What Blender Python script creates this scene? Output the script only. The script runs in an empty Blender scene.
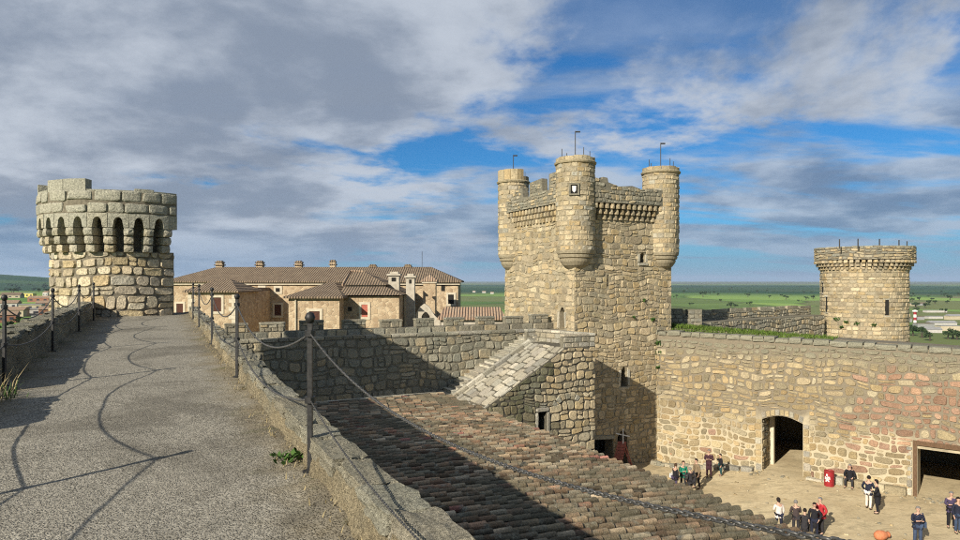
import bpy, bmesh, math, random
from mathutils import Vector, Matrix, noise
from mathutils.geometry import tessellate_polygon
R_ = math.radians
rnd = random.Random(11)
SC = bpy.context.scene
COL = SC.collection

# ---------------------------------------------------------------- camera, sky, sun, exposure
F, HOR, EYE = 660.0, 281.0, 1.6           # focal length in photo pixels, horizon row, eye height
cam_d = bpy.data.cameras.new('camera')
cam = bpy.data.objects.new('camera', cam_d); COL.objects.link(cam)
cam.location = (0, 0, EYE); cam.rotation_euler = (R_(90), 0, 0)
cam_d.sensor_width = 36.0; cam_d.lens = F / 960 * 36.0
cam_d.shift_y = (HOR - 270) / 960.0
cam_d.clip_start = 0.05; cam_d.clip_end = 120000
SC.camera = cam
SUN_EL = R_(27.5); SUN_H = (0.6, 0.8)      # light travels towards +x +y
sun_d = bpy.data.lights.new('sun', 'SUN'); sun_d.energy = 5.0; sun_d.angle = R_(0.5); sun_d.color = (1.0, 0.935, 0.82)
sun = bpy.data.objects.new('sun', sun_d); COL.objects.link(sun)
ldir = Vector((SUN_H[0] * math.cos(SUN_EL), SUN_H[1] * math.cos(SUN_EL), -math.sin(SUN_EL)))
sun.rotation_euler = ldir.to_track_quat('-Z', 'Y').to_euler(); sun.location = (-40, -60, 60)
SC.view_settings.view_transform = 'Standard'; SC.view_settings.look = 'None'
SC.view_settings.exposure = 0.55; SC.view_settings.gamma = 1.0
SC.cycles.use_denoising = False; SC.cycles.pixel_filter_type = 'BLACKMAN_HARRIS'; SC.cycles.filter_width = 1.1
SC.cycles.sample_clamp_indirect = 2.5; SC.cycles.max_bounces = 6; SC.cycles.diffuse_bounces = 3; SC.cycles.transparent_max_bounces = 6

def build_world():
    w = bpy.data.worlds.new('World'); SC.world = w; w.use_nodes = True
    nt = w.node_tree; N = nt.nodes; L = nt.links; N.clear()
    out = N.new('ShaderNodeOutputWorld'); bg = N.new('ShaderNodeBackground'); bg.inputs['Strength'].default_value = 0.10
    L.new(bg.outputs[0], out.inputs[0])
    sky = N.new('ShaderNodeTexSky'); sky.sky_type = 'NISHITA'; sky.sun_disc = False
    sky.sun_elevation = SUN_EL; sky.sun_rotation = R_(216.9); sky.altitude = 400; sky.air_density = 1.0
    sky.dust_density = 0.4; sky.ozone_density = 2.5
    tc = N.new('ShaderNodeTexCoord')
    def math_(op, a, b=None, c=None):
        n = N.new('ShaderNodeMath'); n.operation = op
        for i, v in enumerate((a, b, c)):
            if v is None: continue
            if isinstance(v, (int, float)): n.inputs[i].default_value = v
            else: L.new(v, n.inputs[i])
        return n.outputs[0]
    def mrange(v, a, b, c=0.0, d=1.0):
        n = N.new('ShaderNodeMapRange'); n.interpolation_type = 'SMOOTHSTEP'
        L.new(v, n.inputs[0]); n.inputs[1].default_value = a; n.inputs[2].default_value = b
        n.inputs[3].default_value = c; n.inputs[4].default_value = d
        return n.outputs[0]
    def mixc(f, a, b):
        n = N.new('ShaderNodeMix'); n.data_type = 'RGBA'
        for s, v in ((n.inputs[0], f), (n.inputs[6], a), (n.inputs[7], b)):
            if isinstance(v, (int, float)): s.default_value = v
            elif isinstance(v, tuple): s.default_value = (*v, 1)
            else: L.new(v, s)
        return n.outputs[2]
    sep = N.new('ShaderNodeSeparateXYZ'); L.new(tc.outputs['Generated'], sep.inputs[0])
    z = math_('MAXIMUM', sep.outputs[2], 0.0)
    den = math_('ADD', z, 0.20)
    u = math_('DIVIDE', sep.outputs[0], den); v = math_('DIVIDE', sep.outputs[1], den)
    cmb = N.new('ShaderNodeCombineXYZ'); L.new(u, cmb.inputs[0]); L.new(v, cmb.inputs[1])
    def nz(vec, scale, detail, rough, dist=0.0, off=(0, 0, 0), sc=(1, 1, 1), rot=0.0):
        mp = N.new('ShaderNodeMapping'); mp.inputs['Location'].default_value = off; mp.inputs['Scale'].default_value = sc
        mp.inputs['Rotation'].default_value = (0, 0, rot)
        L.new(vec, mp.inputs[0])
        n = N.new('ShaderNodeTexNoise'); n.inputs['Scale'].default_value = scale; n.inputs['Detail'].default_value = detail
        n.inputs['Roughness'].default_value = rough; n.inputs['Distortion'].default_value = dist
        L.new(mp.outputs[0], n.inputs['Vector']); return n.outputs[0]
    n1 = nz(cmb.outputs[0], 0.85, 12, 0.585, 0.2, (20.3, 9.9, 0), (1, 1, 1), R_(-25))
    # the cloud bank is thick on the left (-x) and breaks up towards the right (+x)
    xo = math_('DIVIDE', sep.outputs[0], math_('MAXIMUM', math_('POWER', math_('ADD', math_('MULTIPLY', sep.outputs[0], sep.outputs[0]), math_('MULTIPLY', sep.outputs[1], sep.outputs[1])), 0.5), 0.01))
    bias = mrange(xo, -0.45, 0.40, 0.085, -0.10)
    lowb = mrange(sep.outputs[2], 0.03, 0.22, -0.055, 0.045)
    dens = math_('ADD', math_('ADD', n1, bias), lowb)
    cov = mrange(dens, 0.47, 0.545)
    n2 = nz(cmb.outputs[0], 1.35, 12, 0.58, 0.2, (1.1, 7.2, 3.0))
    shade = mrange(math_('ADD', math_('MULTIPLY', n2, 0.9), math_('MULTIPLY', dens, -0.42)), 0.10, 0.31)
    ccol = mixc(shade, (1.75, 2.1, 2.7), (3.7, 4.05, 4.6))
    # thin streaks and small banks lower down
    n3 = nz(cmb.outputs[0], 1.15, 11, 0.58, 0.25, (9.0, 2.0, 5.0), (0.65, 1.5, 1), R_(8))
    st = math_('MULTIPLY', mrange(n3, 0.40, 0.54), mrange(sep.outputs[2], 0.42, 0.16, 0.30, 0.9))
    scol = mixc(mrange(n2, 0.38, 0.62), (1.15, 1.6, 2.4), (3.3, 3.8, 4.5))
    tn = N.new('ShaderNodeMix'); tn.data_type = 'RGBA'; tn.blend_type = 'MULTIPLY'; tn.inputs[0].default_value = 1.0; tn.inputs[7].default_value = (0.13, 0.42, 0.66, 1)
    L.new(sky.outputs[0], tn.inputs[6])
    c1 = mixc(st, tn.outputs[2], scol)
    c2 = mixc(math_('MULTIPLY', cov, 0.95), c1, ccol)
    hz = mrange(sep.outputs[2], 0.0, 0.11, 0.7, 0.0)
    c3 = mixc(hz, c2, (1.45, 2.3, 3.5))
    L.new(c3, bg.inputs['Color'])
build_world()

# ---------------------------------------------------------------- frame of the castle: a = to the right, t = along the wall walk
BETA = R_(26); nx, ny = math.cos(BETA), math.sin(BETA); dx, dy = -math.sin(BETA), math.cos(BETA)
def A(a, t, z): return Vector((a * nx + t * dx, a * ny + t * dy, z))
NV = Vector((nx, ny, 0)); DV = Vector((dx, dy, 0)); ZV = Vector((0, 0, 1))
def U(px, py, Y): return Vector(((px - 480) / F * Y, Y, EYE - (py - HOR) / F * Y))
def proj(p):
    if p.y < 0.3: return None
    return (480 + F * p.x / p.y, HOR - F * (p.z - EYE) / p.y)
def wz(t): return 0.010 * max(t, 0)         # the wall walk climbs a little
def ss(x, a, b):
    x = min(1, max(0, (x - a) / (b - a))); return x * x * (3 - 2 * x)
def gz(x, y): return -10.7 + 0.55 * ss(x, 12, 19)
def on_ground(px, py):
    Y = 40.0
    for _ in range(30):
        x = (px - 480) / F * Y; Y = (EYE - gz(x, Y)) * F / (py - HOR)
    x = (px - 480) / F * Y
    return Vector((x, Y, gz(x, Y)))

# ---------------------------------------------------------------- materials
def mat(name, rough=0.9, spec=0.2):
    m = bpy.data.materials.new(name); m.use_nodes = True; nt = m.node_tree
    b = nt.nodes['Principled BSDF']; b.inputs['Roughness'].default_value = rough
    b.inputs['Specular IOR Level'].default_value = spec
    return m, nt, b
class G:
    """small node helper"""
    def __init__(s, nt):
        s.nt = nt; s.N = nt.nodes; s.L = nt.links
        s.pos = s.N.new('ShaderNodeNewGeometry').outputs['Position']
    def set(s, sock, v):
        if isinstance(v, (int, float)): sock.default_value = v
        elif isinstance(v, tuple): sock.default_value = (*v, 1) if len(v) == 3 else v
        else: s.L.new(v, sock)
    def noise(s, scale, detail=5, rough=0.55, dist=0.0, vec=None, sc=None, which=0):
        v = vec or s.pos
        if sc:
            mp = s.N.new('ShaderNodeMapping'); mp.inputs['Scale'].default_value = sc; s.L.new(v, mp.inputs[0]); v = mp.outputs[0]
        n = s.N.new('ShaderNodeTexNoise'); n.inputs['Scale'].default_value = scale; n.inputs['Detail'].default_value = detail
        n.inputs['Roughness'].default_value = rough; n.inputs['Distortion'].default_value = dist
        s.L.new(v, n.inputs['Vector']); return n.outputs[which]
    def voro(s, scale, feature='F1', out='Distance', vec=None, sc=None, rand=1.0):
        v = vec or s.pos
        if sc:
            mp = s.N.new('ShaderNodeMapping'); mp.inputs['Scale'].default_value = sc; s.L.new(v, mp.inputs[0]); v = mp.outputs[0]
        n = s.N.new('ShaderNodeTexVoronoi'); n.feature = feature; n.inputs['Scale'].default_value = scale
        n.inputs['Randomness'].default_value = rand
        s.L.new(v, n.inputs['Vector']); return n.outputs[out]
    def rng(s, v, a, b, c=0.0, d=1.0):
        n = s.N.new('ShaderNodeMapRange'); s.L.new(v, n.inputs[0])
        for i, x in enumerate((a, b, c, d)): n.inputs[i + 1].default_value = x
        return n.outputs[0]
    def mix(s, f, a, b, mode='MIX'):
        n = s.N.new('ShaderNodeMix'); n.data_type = 'RGBA'; n.blend_type = mode
        s.set(n.inputs[0], f); s.set(n.inputs[6], a); s.set(n.inputs[7], b); return n.outputs[2]
    def math(s, op, a, b=0.0):
        n = s.N.new('ShaderNodeMath'); n.operation = op; s.set(n.inputs[0], a); s.set(n.inputs[1], b); return n.outputs[0]
    def attr(s, name='tint'):
        n = s.N.new('ShaderNodeAttribute'); n.attribute_name = name; return n.outputs['Color']
    def bump(s, h, strength=0.5, dist=0.02, prev=None):
        n = s.N.new('ShaderNodeBump'); n.inputs['Strength'].default_value = strength; n.inputs['Distance'].default_value = dist
        s.L.new(h, n.inputs['Height'])
        if prev: s.L.new(prev, n.inputs['Normal'])
        return n.outputs[0]
    def sepz(s):
        n = s.N.new('ShaderNodeSeparateXYZ'); s.L.new(s.pos, n.inputs[0]); return n.outputs

def stone_mat(name, lichen=(0.17, 0.17, 0.13), lich_amt=(0.56, 0.70), dark=(0.05, 0.05, 0.042), dark_amt=(0.60, 0.78), fine=26, bump=0.55, zlich=None):
    m, nt, b = mat(name, 0.93, 0.12); g = G(nt)
    base = g.attr()
    f1 = g.rng(g.noise(fine, 6, 0.7), 0.30, 0.70); f2 = g.noise(3.2, 4, 0.6); f3 = g.noise(0.33, 5, 0.62, 0.4)
    c = g.mix(0.8, base, g.mix(f1, (0.34, 0.335, 0.32), (1.66, 1.64, 1.60)), 'MULTIPLY')
    c = g.mix(g.rng(f2, 0.38, 0.72, 0.0, 0.45), c, g.mix(1.0, c, (0.62, 0.60, 0.55), 'MULTIPLY'))
    lm = g.rng(g.math('ADD', g.math('MULTIPLY', f3, 0.75), g.math('MULTIPLY', f2, 0.25)), lich_amt[0], lich_amt[1], 0, 0.85)
    if zlich:
        lm = g.math('MAXIMUM', lm, g.rng(g.math('ADD', g.sepz()[2], g.math('MULTIPLY', f2, 1.2)), zlich[0], zlich[1], 0, 0.85))
    c = g.mix(lm, c, g.mix(f1, (lichen[0] * .55, lichen[1] * .55, lichen[2] * .55), (lichen[0] * 1.6, lichen[1] * 1.6, lichen[2] * 1.55)))
    f4 = g.noise(1.0, 7, 0.74, 0.3, sc=(1, 1, 0.30))
    c = g.mix(g.rng(f4, dark_amt[0], dark_amt[1], 0, 0.75), c, dark)
    nt.links.new(c, b.inputs['Base Color'])
    bb = g.bump(f1, bump, 0.04); bb = g.bump(g.noise(6, 5, 0.65), 0.6, 0.09, bb)
    nt.links.new(bb, b.inputs['Normal'])
    return m
def plain(name, c1, c2, scale=8, rough=0.9, bump=0.3, bd=0.01, metal=0.0, spec=0.2, sc=None):
    m, nt, b = mat(name, rough, spec); g = G(nt); f = g.noise(scale, 6, 0.62, sc=sc)
    nt.links.new(g.mix(g.rng(f, 0.3, 0.7), c1, c2), b.inputs['Base Color'])
    b.inputs['Metallic'].default_value = metal
    if bump: nt.links.new(g.bump(f, bump, bd), b.inputs['Normal'])
    return m
M = {}
M['stone_warm'] = stone_mat('stone_warm', lich_amt=(0.56, 0.70), zlich=None, dark_amt=(0.55, 0.74))
M['stone_gate'] = stone_mat('stone_gate', lichen=(0.20, 0.19, 0.14), lich_amt=(0.60, 0.74), zlich=(-3.0, -2.0), dark_amt=(0.58, 0.77))
M['stone_round'] = stone_mat('stone_round', lichen=(0.30, 0.285, 0.225), lich_amt=(0.62, 0.74), zlich=(2.9, 4.2), fine=16, dark_amt=(0.60, 0.8))
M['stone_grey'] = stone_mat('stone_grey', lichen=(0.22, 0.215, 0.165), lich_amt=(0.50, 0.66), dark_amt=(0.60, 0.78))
M['stone_slab'] = stone_mat('stone_slab', lichen=(0.26, 0.25, 0.20), lich_amt=(0.50, 0.66))
M['stone_kerb'] = stone_mat('stone_kerb', lichen=(0.36, 0.355, 0.28), lich_amt=(0.50, 0.66), fine=48, bump=0.9, dark_amt=(0.58, 0.76))
M['mortar_dark'] = plain('mortar_dark', (0.10, 0.085, 0.06), (0.22, 0.19, 0.135), 9, bump=0.5, bd=0.03)
M['joint_dark'] = plain('joint_dark', (0.05, 0.045, 0.034), (0.13, 0.115, 0.082), 7, bump=0.5, bd=0.03)
M['mortar_warm'] = plain('mortar_warm', (0.19, 0.16, 0.105), (0.35, 0.295, 0.195), 9, bump=0.5, bd=0.03)
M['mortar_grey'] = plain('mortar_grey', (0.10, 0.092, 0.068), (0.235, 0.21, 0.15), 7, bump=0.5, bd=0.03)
def _gate_mortar():
    m, nt, b = mat('mortar_gate'); g = G(nt); f = g.noise(0.5, 5, 0.6, 0.3); f1 = g.noise(12, 5)
    hgt = g.math('ADD', g.sepz()[2], g.math('MULTIPLY', g.math('SUBTRACT', f, 0.5), 6.0))
    k = g.rng(hgt, -8.0, -6.6)
    c = g.mix(k, g.mix(f1, (0.34, 0.285, 0.185), (0.50, 0.43, 0.295)), g.mix(f1, (0.125, 0.106, 0.075), (0.27, 0.225, 0.155)))
    nt.links.new(c, b.inputs['Base Color']); nt.links.new(g.bump(f1, 0.4, 0.02), b.inputs['Normal']); return m
M['mortar_gate'] = _gate_mortar()
def _walk():
    m, nt, b = mat('walk_floor', 0.92, 0.15); g = G(nt)
    peb = g.voro(68, 'F1', 'Color'); pd = g.voro(68, 'F1', 'Distance')
    f = g.noise(70, 4, 0.7); big = g.noise(0.7, 5, 0.6, 0.3); mid = g.noise(5, 5, 0.65)
    bw = nt.nodes.new('ShaderNodeRGBToBW'); nt.links.new(peb, bw.inputs[0])
    c = g.mix(g.rng(bw.outputs[0], 0.1, 0.9), (0.125, 0.113, 0.087), (0.55, 0.50, 0.395))
    c = g.mix(g.rng(f, 0.35, 0.65, 0.0, 0.5), c, (0.045, 0.042, 0.034))
    c = g.mix(g.rng(big, 0.40, 0.66, 0.0, 0.55), c, (0.30, 0.27, 0.21))
    c = g.mix(g.rng(mid, 0.55, 0.75, 0.0, 0.5), c, (0.13, 0.12, 0.092))
    # soil and dead moss gathered along the two edges of the walk, trodden paler in the middle
    dt = nt.nodes.new('ShaderNodeVectorMath'); dt.operation = 'DOT_PRODUCT'; nt.links.new(g.pos, dt.inputs[0]); dt.inputs[1].default_value = (math.cos(R_(26)), math.sin(R_(26)), 0)
    wob = g.math('ADD', dt.outputs['Value'], g.math('MULTIPLY', g.math('SUBTRACT', g.noise(1.6, 5, 0.65), 0.5), 1.5))
    e1 = g.rng(wob, 0.60, 1.15, 0, 0.7); e2 = g.rng(wob, -1.35, -2.0, 0, 0.8)
    c = g.mix(g.math('MAXIMUM', e1, e2), c, g.mix(g.noise(22, 5, 0.7), (0.06, 0.045, 0.022), (0.30, 0.235, 0.13)))
    mg = g.math('MULTIPLY', g.rng(g.noise(2.3, 5, 0.7), 0.55, 0.66), g.math('MAXIMUM', e1, e2)); c = g.mix(mg, c, (0.07, 0.085, 0.025))
    c = g.mix(g.rng(g.noise(0.45, 6, 0.7, 0.6), 0.50, 0.60, 0, 0.5), c, (0.10, 0.088, 0.066))
    nt.links.new(c, b.inputs['Base Color'])
    bb = g.bump(g.rng(pd, 0.0, 0.5, 1.0, 0.0), 1.0, 0.016); bb = g.bump(f, 0.5, 0.01, bb); bb = g.bump(mid, 0.35, 0.05, bb)
    nt.links.new(bb, b.inputs['Normal']); return m
M['walk'] = _walk()
def _dirt():
    m, nt, b = mat('courtyard_earth', 0.96, 0.1); g = G(nt)
    f = g.noise(0.35, 6, 0.62, 0.4); f1 = g.noise(6, 6, 0.7); f2 = g.noise(1.3, 4, 0.6, 0.8, sc=(1, 2.5, 1))
    c = g.mix(g.rng(f, 0.35, 0.65), (0.45, 0.355, 0.21), (0.58, 0.475, 0.295))
    c = g.mix(g.rng(f1, 0.4, 0.75, 0, 0.5), c, (0.27, 0.21, 0.12))
    c = g.mix(g.rng(f2, 0.50, 0.68, 0, 0.55), c, (0.25, 0.20, 0.12))
    c = g.mix(g.rng(g.noise(0.9, 6, 0.7), 0.56, 0.64, 0, 0.4), c, (0.22, 0.19, 0.12))
    nt.links.new(c, b.inputs['Base Color']); nt.links.new(g.bump(f1, 0.5, 0.05), b.inputs['Normal']); return m
M['dirt'] = _dirt()
def _tile():
    m, nt, b = mat('clay_tile', 0.9, 0.15); g = G(nt); base = g.attr()
    f1 = g.noise(30, 6, 0.68); f2 = g.noise(5, 5, 0.62); f3 = g.noise(0.5, 5, 0.6)
    f1 = g.rng(f1, 0.3, 0.7)
    c = g.mix(0.8, base, g.mix(f1, (0.4, 0.4, 0.4), (1.6, 1.6, 1.6)), 'MULTIPLY')
    c = g.mix(g.rng(f2, 0.52, 0.68, 0, 0.8), c, g.mix(f1, (0.10, 0.095, 0.062), (0.40, 0.375, 0.28)))
    c = g.mix(g.rng(f3, 0.46, 0.60, 0, 0.75), c, g.mix(f1, (0.06, 0.055, 0.035), (0.19, 0.165, 0.105)))
    nt.links.new(c, b.inputs['Base Color']); nt.links.new(g.bump(f1, 0.6, 0.02), b.inputs['Normal']); return m
M['tile'] = _tile()
M['tile_bed'] = plain('tile_bed', (0.03, 0.028, 0.022), (0.11, 0.085, 0.06), 6, bump=0.5, bd=0.03)
def _farroof(name, ca, cb, cc, sc):
    m, nt, b = mat(name, 0.92, 0.1); g = G(nt)
    w = nt.nodes.new('ShaderNodeTexWave'); w.wave_type = 'BANDS'; w.bands_direction = 'X'
    w.inputs['Scale'].default_value = sc; w.inputs['Distortion'].default_value = 0.4; nt.links.new(g.pos, w.inputs[0])
    f = g.noise(1.1, 6, 0.7); f2 = g.noise(7, 5, 0.7, sc=(1, 0.4, 0.4))
    c = g.mix(g.rng(f, 0.35, 0.65), ca, cb); c = g.mix(g.rng(f2, 0.45, 0.7, 0, 0.7), c, cc)
    c = g.mix(0.55, c, g.mix(w.outputs[1], (0.78, 0.78, 0.78), (1.14, 1.14, 1.14)), 'MULTIPLY')
    nt.links.new(c, b.inputs['Base Color']); nt.links.new(g.bump(w.outputs[1], 0.8, 0.12), b.inputs['Normal']); return m
M['roof_far'] = _farroof('roof_far', (0.18, 0.13, 0.088), (0.26, 0.195, 0.13), (0.12, 0.10, 0.075), 1.3)
M['roof_red'] = _farroof('roof_red', (0.36, 0.23, 0.15), (0.38, 0.28, 0.19), (0.19, 0.15, 0.11), 1.3)
def _farwall(name, ca, cb, cm):
    m, nt, b = mat(name, 0.95, 0.1); g = G(nt)
    d = g.voro(2.9, 'DISTANCE_TO_EDGE', 'Distance'); col = g.voro(2.9, 'F1', 'Color')
    bw = nt.nodes.new('ShaderNodeRGBToBW'); nt.links.new(col, bw.inputs[0])
    f = g.noise(4, 5, 0.65)
    c = g.mix(g.rng(bw.outputs[0], 0.15, 0.85), ca, cb); c = g.mix(g.rng(f, 0.5, 0.8, 0, 0.4), c, (0.16, 0.125, 0.085))
    c = g.mix(g.rng(d, 0.0, 0.06, 1, 0), c, cm)
    nt.links.new(c, b.inputs['Base Color']); nt.links.new(g.bump(g.rng(d, 0, 0.1), 0.5, 0.05), b.inputs['Normal']); return m
M['wall_far'] = _farwall('wall_far', (0.31, 0.22, 0.135), (0.50, 0.385, 0.245), (0.42, 0.34, 0.23))
M['wall_rubble_far'] = _farwall('wall_rubble_far', (0.20, 0.175, 0.12), (0.40, 0.34, 0.23), (0.10, 0.09, 0.065))
M['quoin'] = plain('quoin', (0.42, 0.36, 0.26), (0.58, 0.51, 0.38), 4, bump=0.3)
M['render_white'] = plain('render_white', (0.32, 0.28, 0.215), (0.48, 0.43, 0.345), 3, bump=0.3)
M['dark'] = plain('dark_inside', (0.012, 0.011, 0.010), (0.03, 0.027, 0.022), 3, bump=0)
M['wood'] = plain('wood', (0.07, 0.04, 0.022), (0.17, 0.105, 0.06), 10, bump=0.5, sc=(6, 6, 0.6))
M['wood_red'] = plain('wood_red', (0.30, 0.085, 0.055), (0.46, 0.16, 0.11), 8, bump=0.3)
M['wood_brown'] = plain('wood_brown', (0.05, 0.022, 0.016), (0.10, 0.045, 0.03), 8, bump=0.3)
M['white_paint'] = plain('white_paint', (0.62, 0.58, 0.50), (0.78, 0.75, 0.68), 8, 0.6, bump=0.1)
M['iron'] = plain('iron', (0.018, 0.018, 0.018), (0.055, 0.052, 0.048), 25, 0.55, bump=0.3, bd=0.003, metal=0.55, spec=0.5)
M['chain'] = plain('chain_steel', (0.05, 0.048, 0.045), (0.14, 0.135, 0.125), 40, 0.5, bump=0.2, bd=0.002, metal=0.6, spec=0.5)
M['chain_dark'] = plain('chain_iron', (0.012, 0.012, 0.012), (0.05, 0.046, 0.042), 40, 0.5, bump=0.2, bd=0.002, metal=0.6, spec=0.5)
M['terracotta'] = plain('terracotta', (0.42, 0.14, 0.06), (0.55, 0.22, 0.11), 12, 0.8, bump=0.2)
M['red_paint'] = plain('red_paint', (0.22, 0.010, 0.014), (0.32, 0.022, 0.026), 6, 0.5, bump=0.1, spec=0.4)
M['grass'] = plain('grass_blade', (0.045, 0.085, 0.012), (0.12, 0.17, 0.03), 3, 0.85, bump=0)
M['leaf'] = plain('leaf', (0.02, 0.055, 0.010), (0.07, 0.13, 0.025), 5, 0.7, bump=0)
M['leaf_far'] = plain('leaf_far', (0.022, 0.04, 0.014), (0.055, 0.085, 0.03), 0.2, 0.85, bump=0)
M['straw'] = plain('straw', (0.18, 0.14, 0.07), (0.36, 0.29, 0.15), 5, 0.85, bump=0)
M['bark'] = plain('bark', (0.04, 0.03, 0.02), (0.09, 0.07, 0.05), 6)

# ---------------------------------------------------------------- objects
def tag(o, label=None, cat=None, group=None, kind=None):
    if label: o['label'] = label
    if cat: o['category'] = cat
    if group: o['group'] = group
    if kind: o['kind'] = kind
    return o
def thing(name, label, cat, loc=(0, 0, 0), group=None):
    o = bpy.data.objects.new(name, None); COL.objects.link(o); o.location = loc; o.empty_display_size = 0.3
    return tag(o, label, cat, group, 'thing')
def wloc(o):
    l = Vector(o.location)
    if o.parent: l = l + wloc(o.parent)
    return l
def put(o, parent):
    """parent a mesh whose location is given in world space (parents are only ever translated)"""
    COL.objects.link(o)
    if parent is not None:
        o.parent = parent; o.location = Vector(o.location) - wloc(parent)
    return o
def mesh(name, verts, faces, material, parent=None, tint=None, smooth=False, origin=None, mats=None, fm=None):
    me = bpy.data.meshes.new(name)
    if origin is None:
        if verts:
            lo = Vector(map(min, zip(*verts))); hi = Vector(map(max, zip(*verts))); origin = Vector(((lo.x + hi.x) / 2, (lo.y + hi.y) / 2, lo.z))
        else: origin = Vector()
    origin = Vector(origin)
    me.from_pydata([tuple(Vector(v) - origin) for v in verts], [], faces)
    if mats:
        for x in mats: me.materials.append(M[x])
        if fm: me.polygons.foreach_set('material_index', fm)
    else: me.materials.append(M[material] if isinstance(material, str) else material)
    if tint is not None:
        at = me.attributes.new('tint', 'FLOAT_COLOR', 'POINT')
        if isinstance(tint[0], (int, float)): data = [*tint[:3], 1.0] * len(verts)
        else:
            data = []
            for c in tint: data += [c[0], c[1], c[2], 1.0]
        at.data.foreach_set('color', data)
    if smooth: me.polygons.foreach_set('use_smooth', [True] * len(me.polygons))
    me.update()
    o = bpy.data.objects.new(name, me); o.location = origin
    return put(o, parent)

class MB:
    """mesh builder"""
    def __init__(s): s.v = []; s.f = []; s.t = []
    def add(s, v, f, tint=None):
        k = len(s.v); s.v += [Vector(x) for x in v]; s.f += [[i + k for i in q] for q in f]
        s.t += list(tint) if tint and not isinstance(tint[0], (int, float)) else [tint or (1, 1, 1)] * len(v)
    def box(s, o, ux, uy, uz, tint=None):
        """o corner, ux uy uz full edge vectors"""
        o = Vector(o); ux, uy, uz = Vector(ux), Vector(uy), Vector(uz)
        v = [o, o + ux, o + ux + uy, o + uy]; v += [p + uz for p in v]
        f = [(0, 3, 2, 1), (4, 5, 6, 7), (0, 1, 5, 4), (1, 2, 6, 5), (2, 3, 7, 6), (3, 0, 4, 7)]
        if ux.cross(uy).dot(uz) < 0: f = [q[::-1] for q in f]
        s.add(v, f, tint)
    def wbox(s, x0, x1, y0, y1, z0, z1, tint=None): s.box((x0, y0, z0), (x1 - x0, 0, 0), (0, y1 - y0, 0), (0, 0, z1 - z0), tint)
    def abox(s, a0, a1, t0, t1, z0, z1, tint=None): s.box(A(a0, t0, z0), NV * (a1 - a0), DV * (t1 - t0), ZV * (z1 - z0), tint)
    def tube(s, pts, r, n=8, tint=None, cap=True):
        pts = [Vector(p) for p in pts]; rs = r if isinstance(r, (list, tuple)) else [r] * len(pts)
        k0 = None; v = []; f = []
        up = Vector((0, 0, 1))
        for i, p in enumerate(pts):
            d = (pts[min(i + 1, len(pts) - 1)] - pts[max(i - 1, 0)]).normalized()
            x = d.cross(up if abs(d.z) < 0.95 else Vector((0, 1, 0))).normalized(); y = x.cross(d).normalized()
            for j in range(n):
                an = 2 * math.pi * j / n + math.pi / n; v.append(p + x * (math.cos(an) * rs[i]) + y * (math.sin(an) * rs[i]))
        for i in range(len(pts) - 1):
            for j in range(n):
                a = i * n + j; b = i * n + (j + 1) % n; f.append((a, a + n, b + n, b))
        if cap: f.append(tuple(range(n))); f.append(tuple(range((len(pts) - 1) * n, len(pts) * n))[::-1])
        s.add(v, f, tint)
    def lathe(s, c, prof, n=32, a0=0.0, a1=2 * math.pi, tint=None):
        """prof: list of (r, z); c: centre xy"""
        full = abs(a1 - a0 - 2 * math.pi) < 1e-6; m = n if full else n + 1
        v = []; f = []
        for r, z in prof:
            for j in range(m):
                an = a0 + (a1 - a0) * j / n; v.append((c[0] + r * math.cos(an), c[1] + r * math.sin(an), z))
        for i in range(len(prof) - 1):
            for j in range(n):
                a = i * m + j; b = i * m + (j + 1) % m; f.append((a, b, b + m, a + m))
        s.add(v, f, tint)
    def prism(s, outer, holes, fn, d0, d1, tint=None):
        """polygon with holes in (u,v), mapped by fn(u,v,depth), from depth d0 (back) to d1 (front)"""
        loops = [outer] + list(holes); pts = [p for l in loops for p in l]
        tris = tessellate_polygon([[Vector((p[0], p[1], 0)) for p in l] for l in loops])
        n = len(pts); v = [fn(p[0], p[1], d1) for p in pts] + [fn(p[0], p[1], d0) for p in pts]
        f = [tuple(t) for t in tris] + [tuple(i + n for i in reversed(t)) for t in tris]
        k = 0
        for l in loops:
            m = len(l)
            for i in range(m): a = k + i; b = k + (i + 1) % m; f.append((a, b, b + n, a + n))
            k += m
        s.add(v, f, tint)
    def build(s, name, material, parent=None, smooth=False, tint=False, origin=None, recalc=True):
        o = mesh(name, s.v, s.f, material, parent, tint=s.t if tint else None, smooth=smooth, origin=origin)
        if recalc:
            bm = bmesh.new(); bm.from_mesh(o.data); bmesh.ops.recalc_face_normals(bm, faces=bm.faces); bm.to_mesh(o.data); bm.free()
        return o

class Pieces:
    """stones, tiles ... that can be picked apart: the ones that show largest become parts, the rest one mesh"""
    def __init__(s): s.p = []
    def add(s, verts, faces, tint): s.p.append(([Vector(v) for v in verts], faces, tint))
    def finish(s, parent, name, material, rest, minpx=8.5, cap=300, smooth=False):
        big = []
        for i, (v, f, t) in enumerate(s.p):
            q = [proj(x) for x in v]
            if any(k is None for k in q): continue
            xs = [k[0] for k in q]; ys = [k[1] for k in q]
            if max(xs) < 0 or min(xs) > 960 or max(ys) < 0 or min(ys) > 540: continue
            w = max(xs) - min(xs); h = max(ys) - min(ys)
            if math.sqrt(w * h) >= minpx: big.append((w * h, i))
        big = set(i for _, i in sorted(big, reverse=True)[:cap])
        mb = MB()
        for i, (v, f, t) in enumerate(s.p):
            if i in big:
                c = sum(v, Vector()) / len(v)
                mesh(name, v, f, material, parent, tint=t, origin=c, smooth=smooth)
            else: mb.add(v, f, t)
        if mb.v:
            o = mesh(rest, mb.v, mb.f, material, parent, tint=mb.t, smooth=smooth); o['kind'] = 'stuff'
        return len(big), len(s.p)

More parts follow.
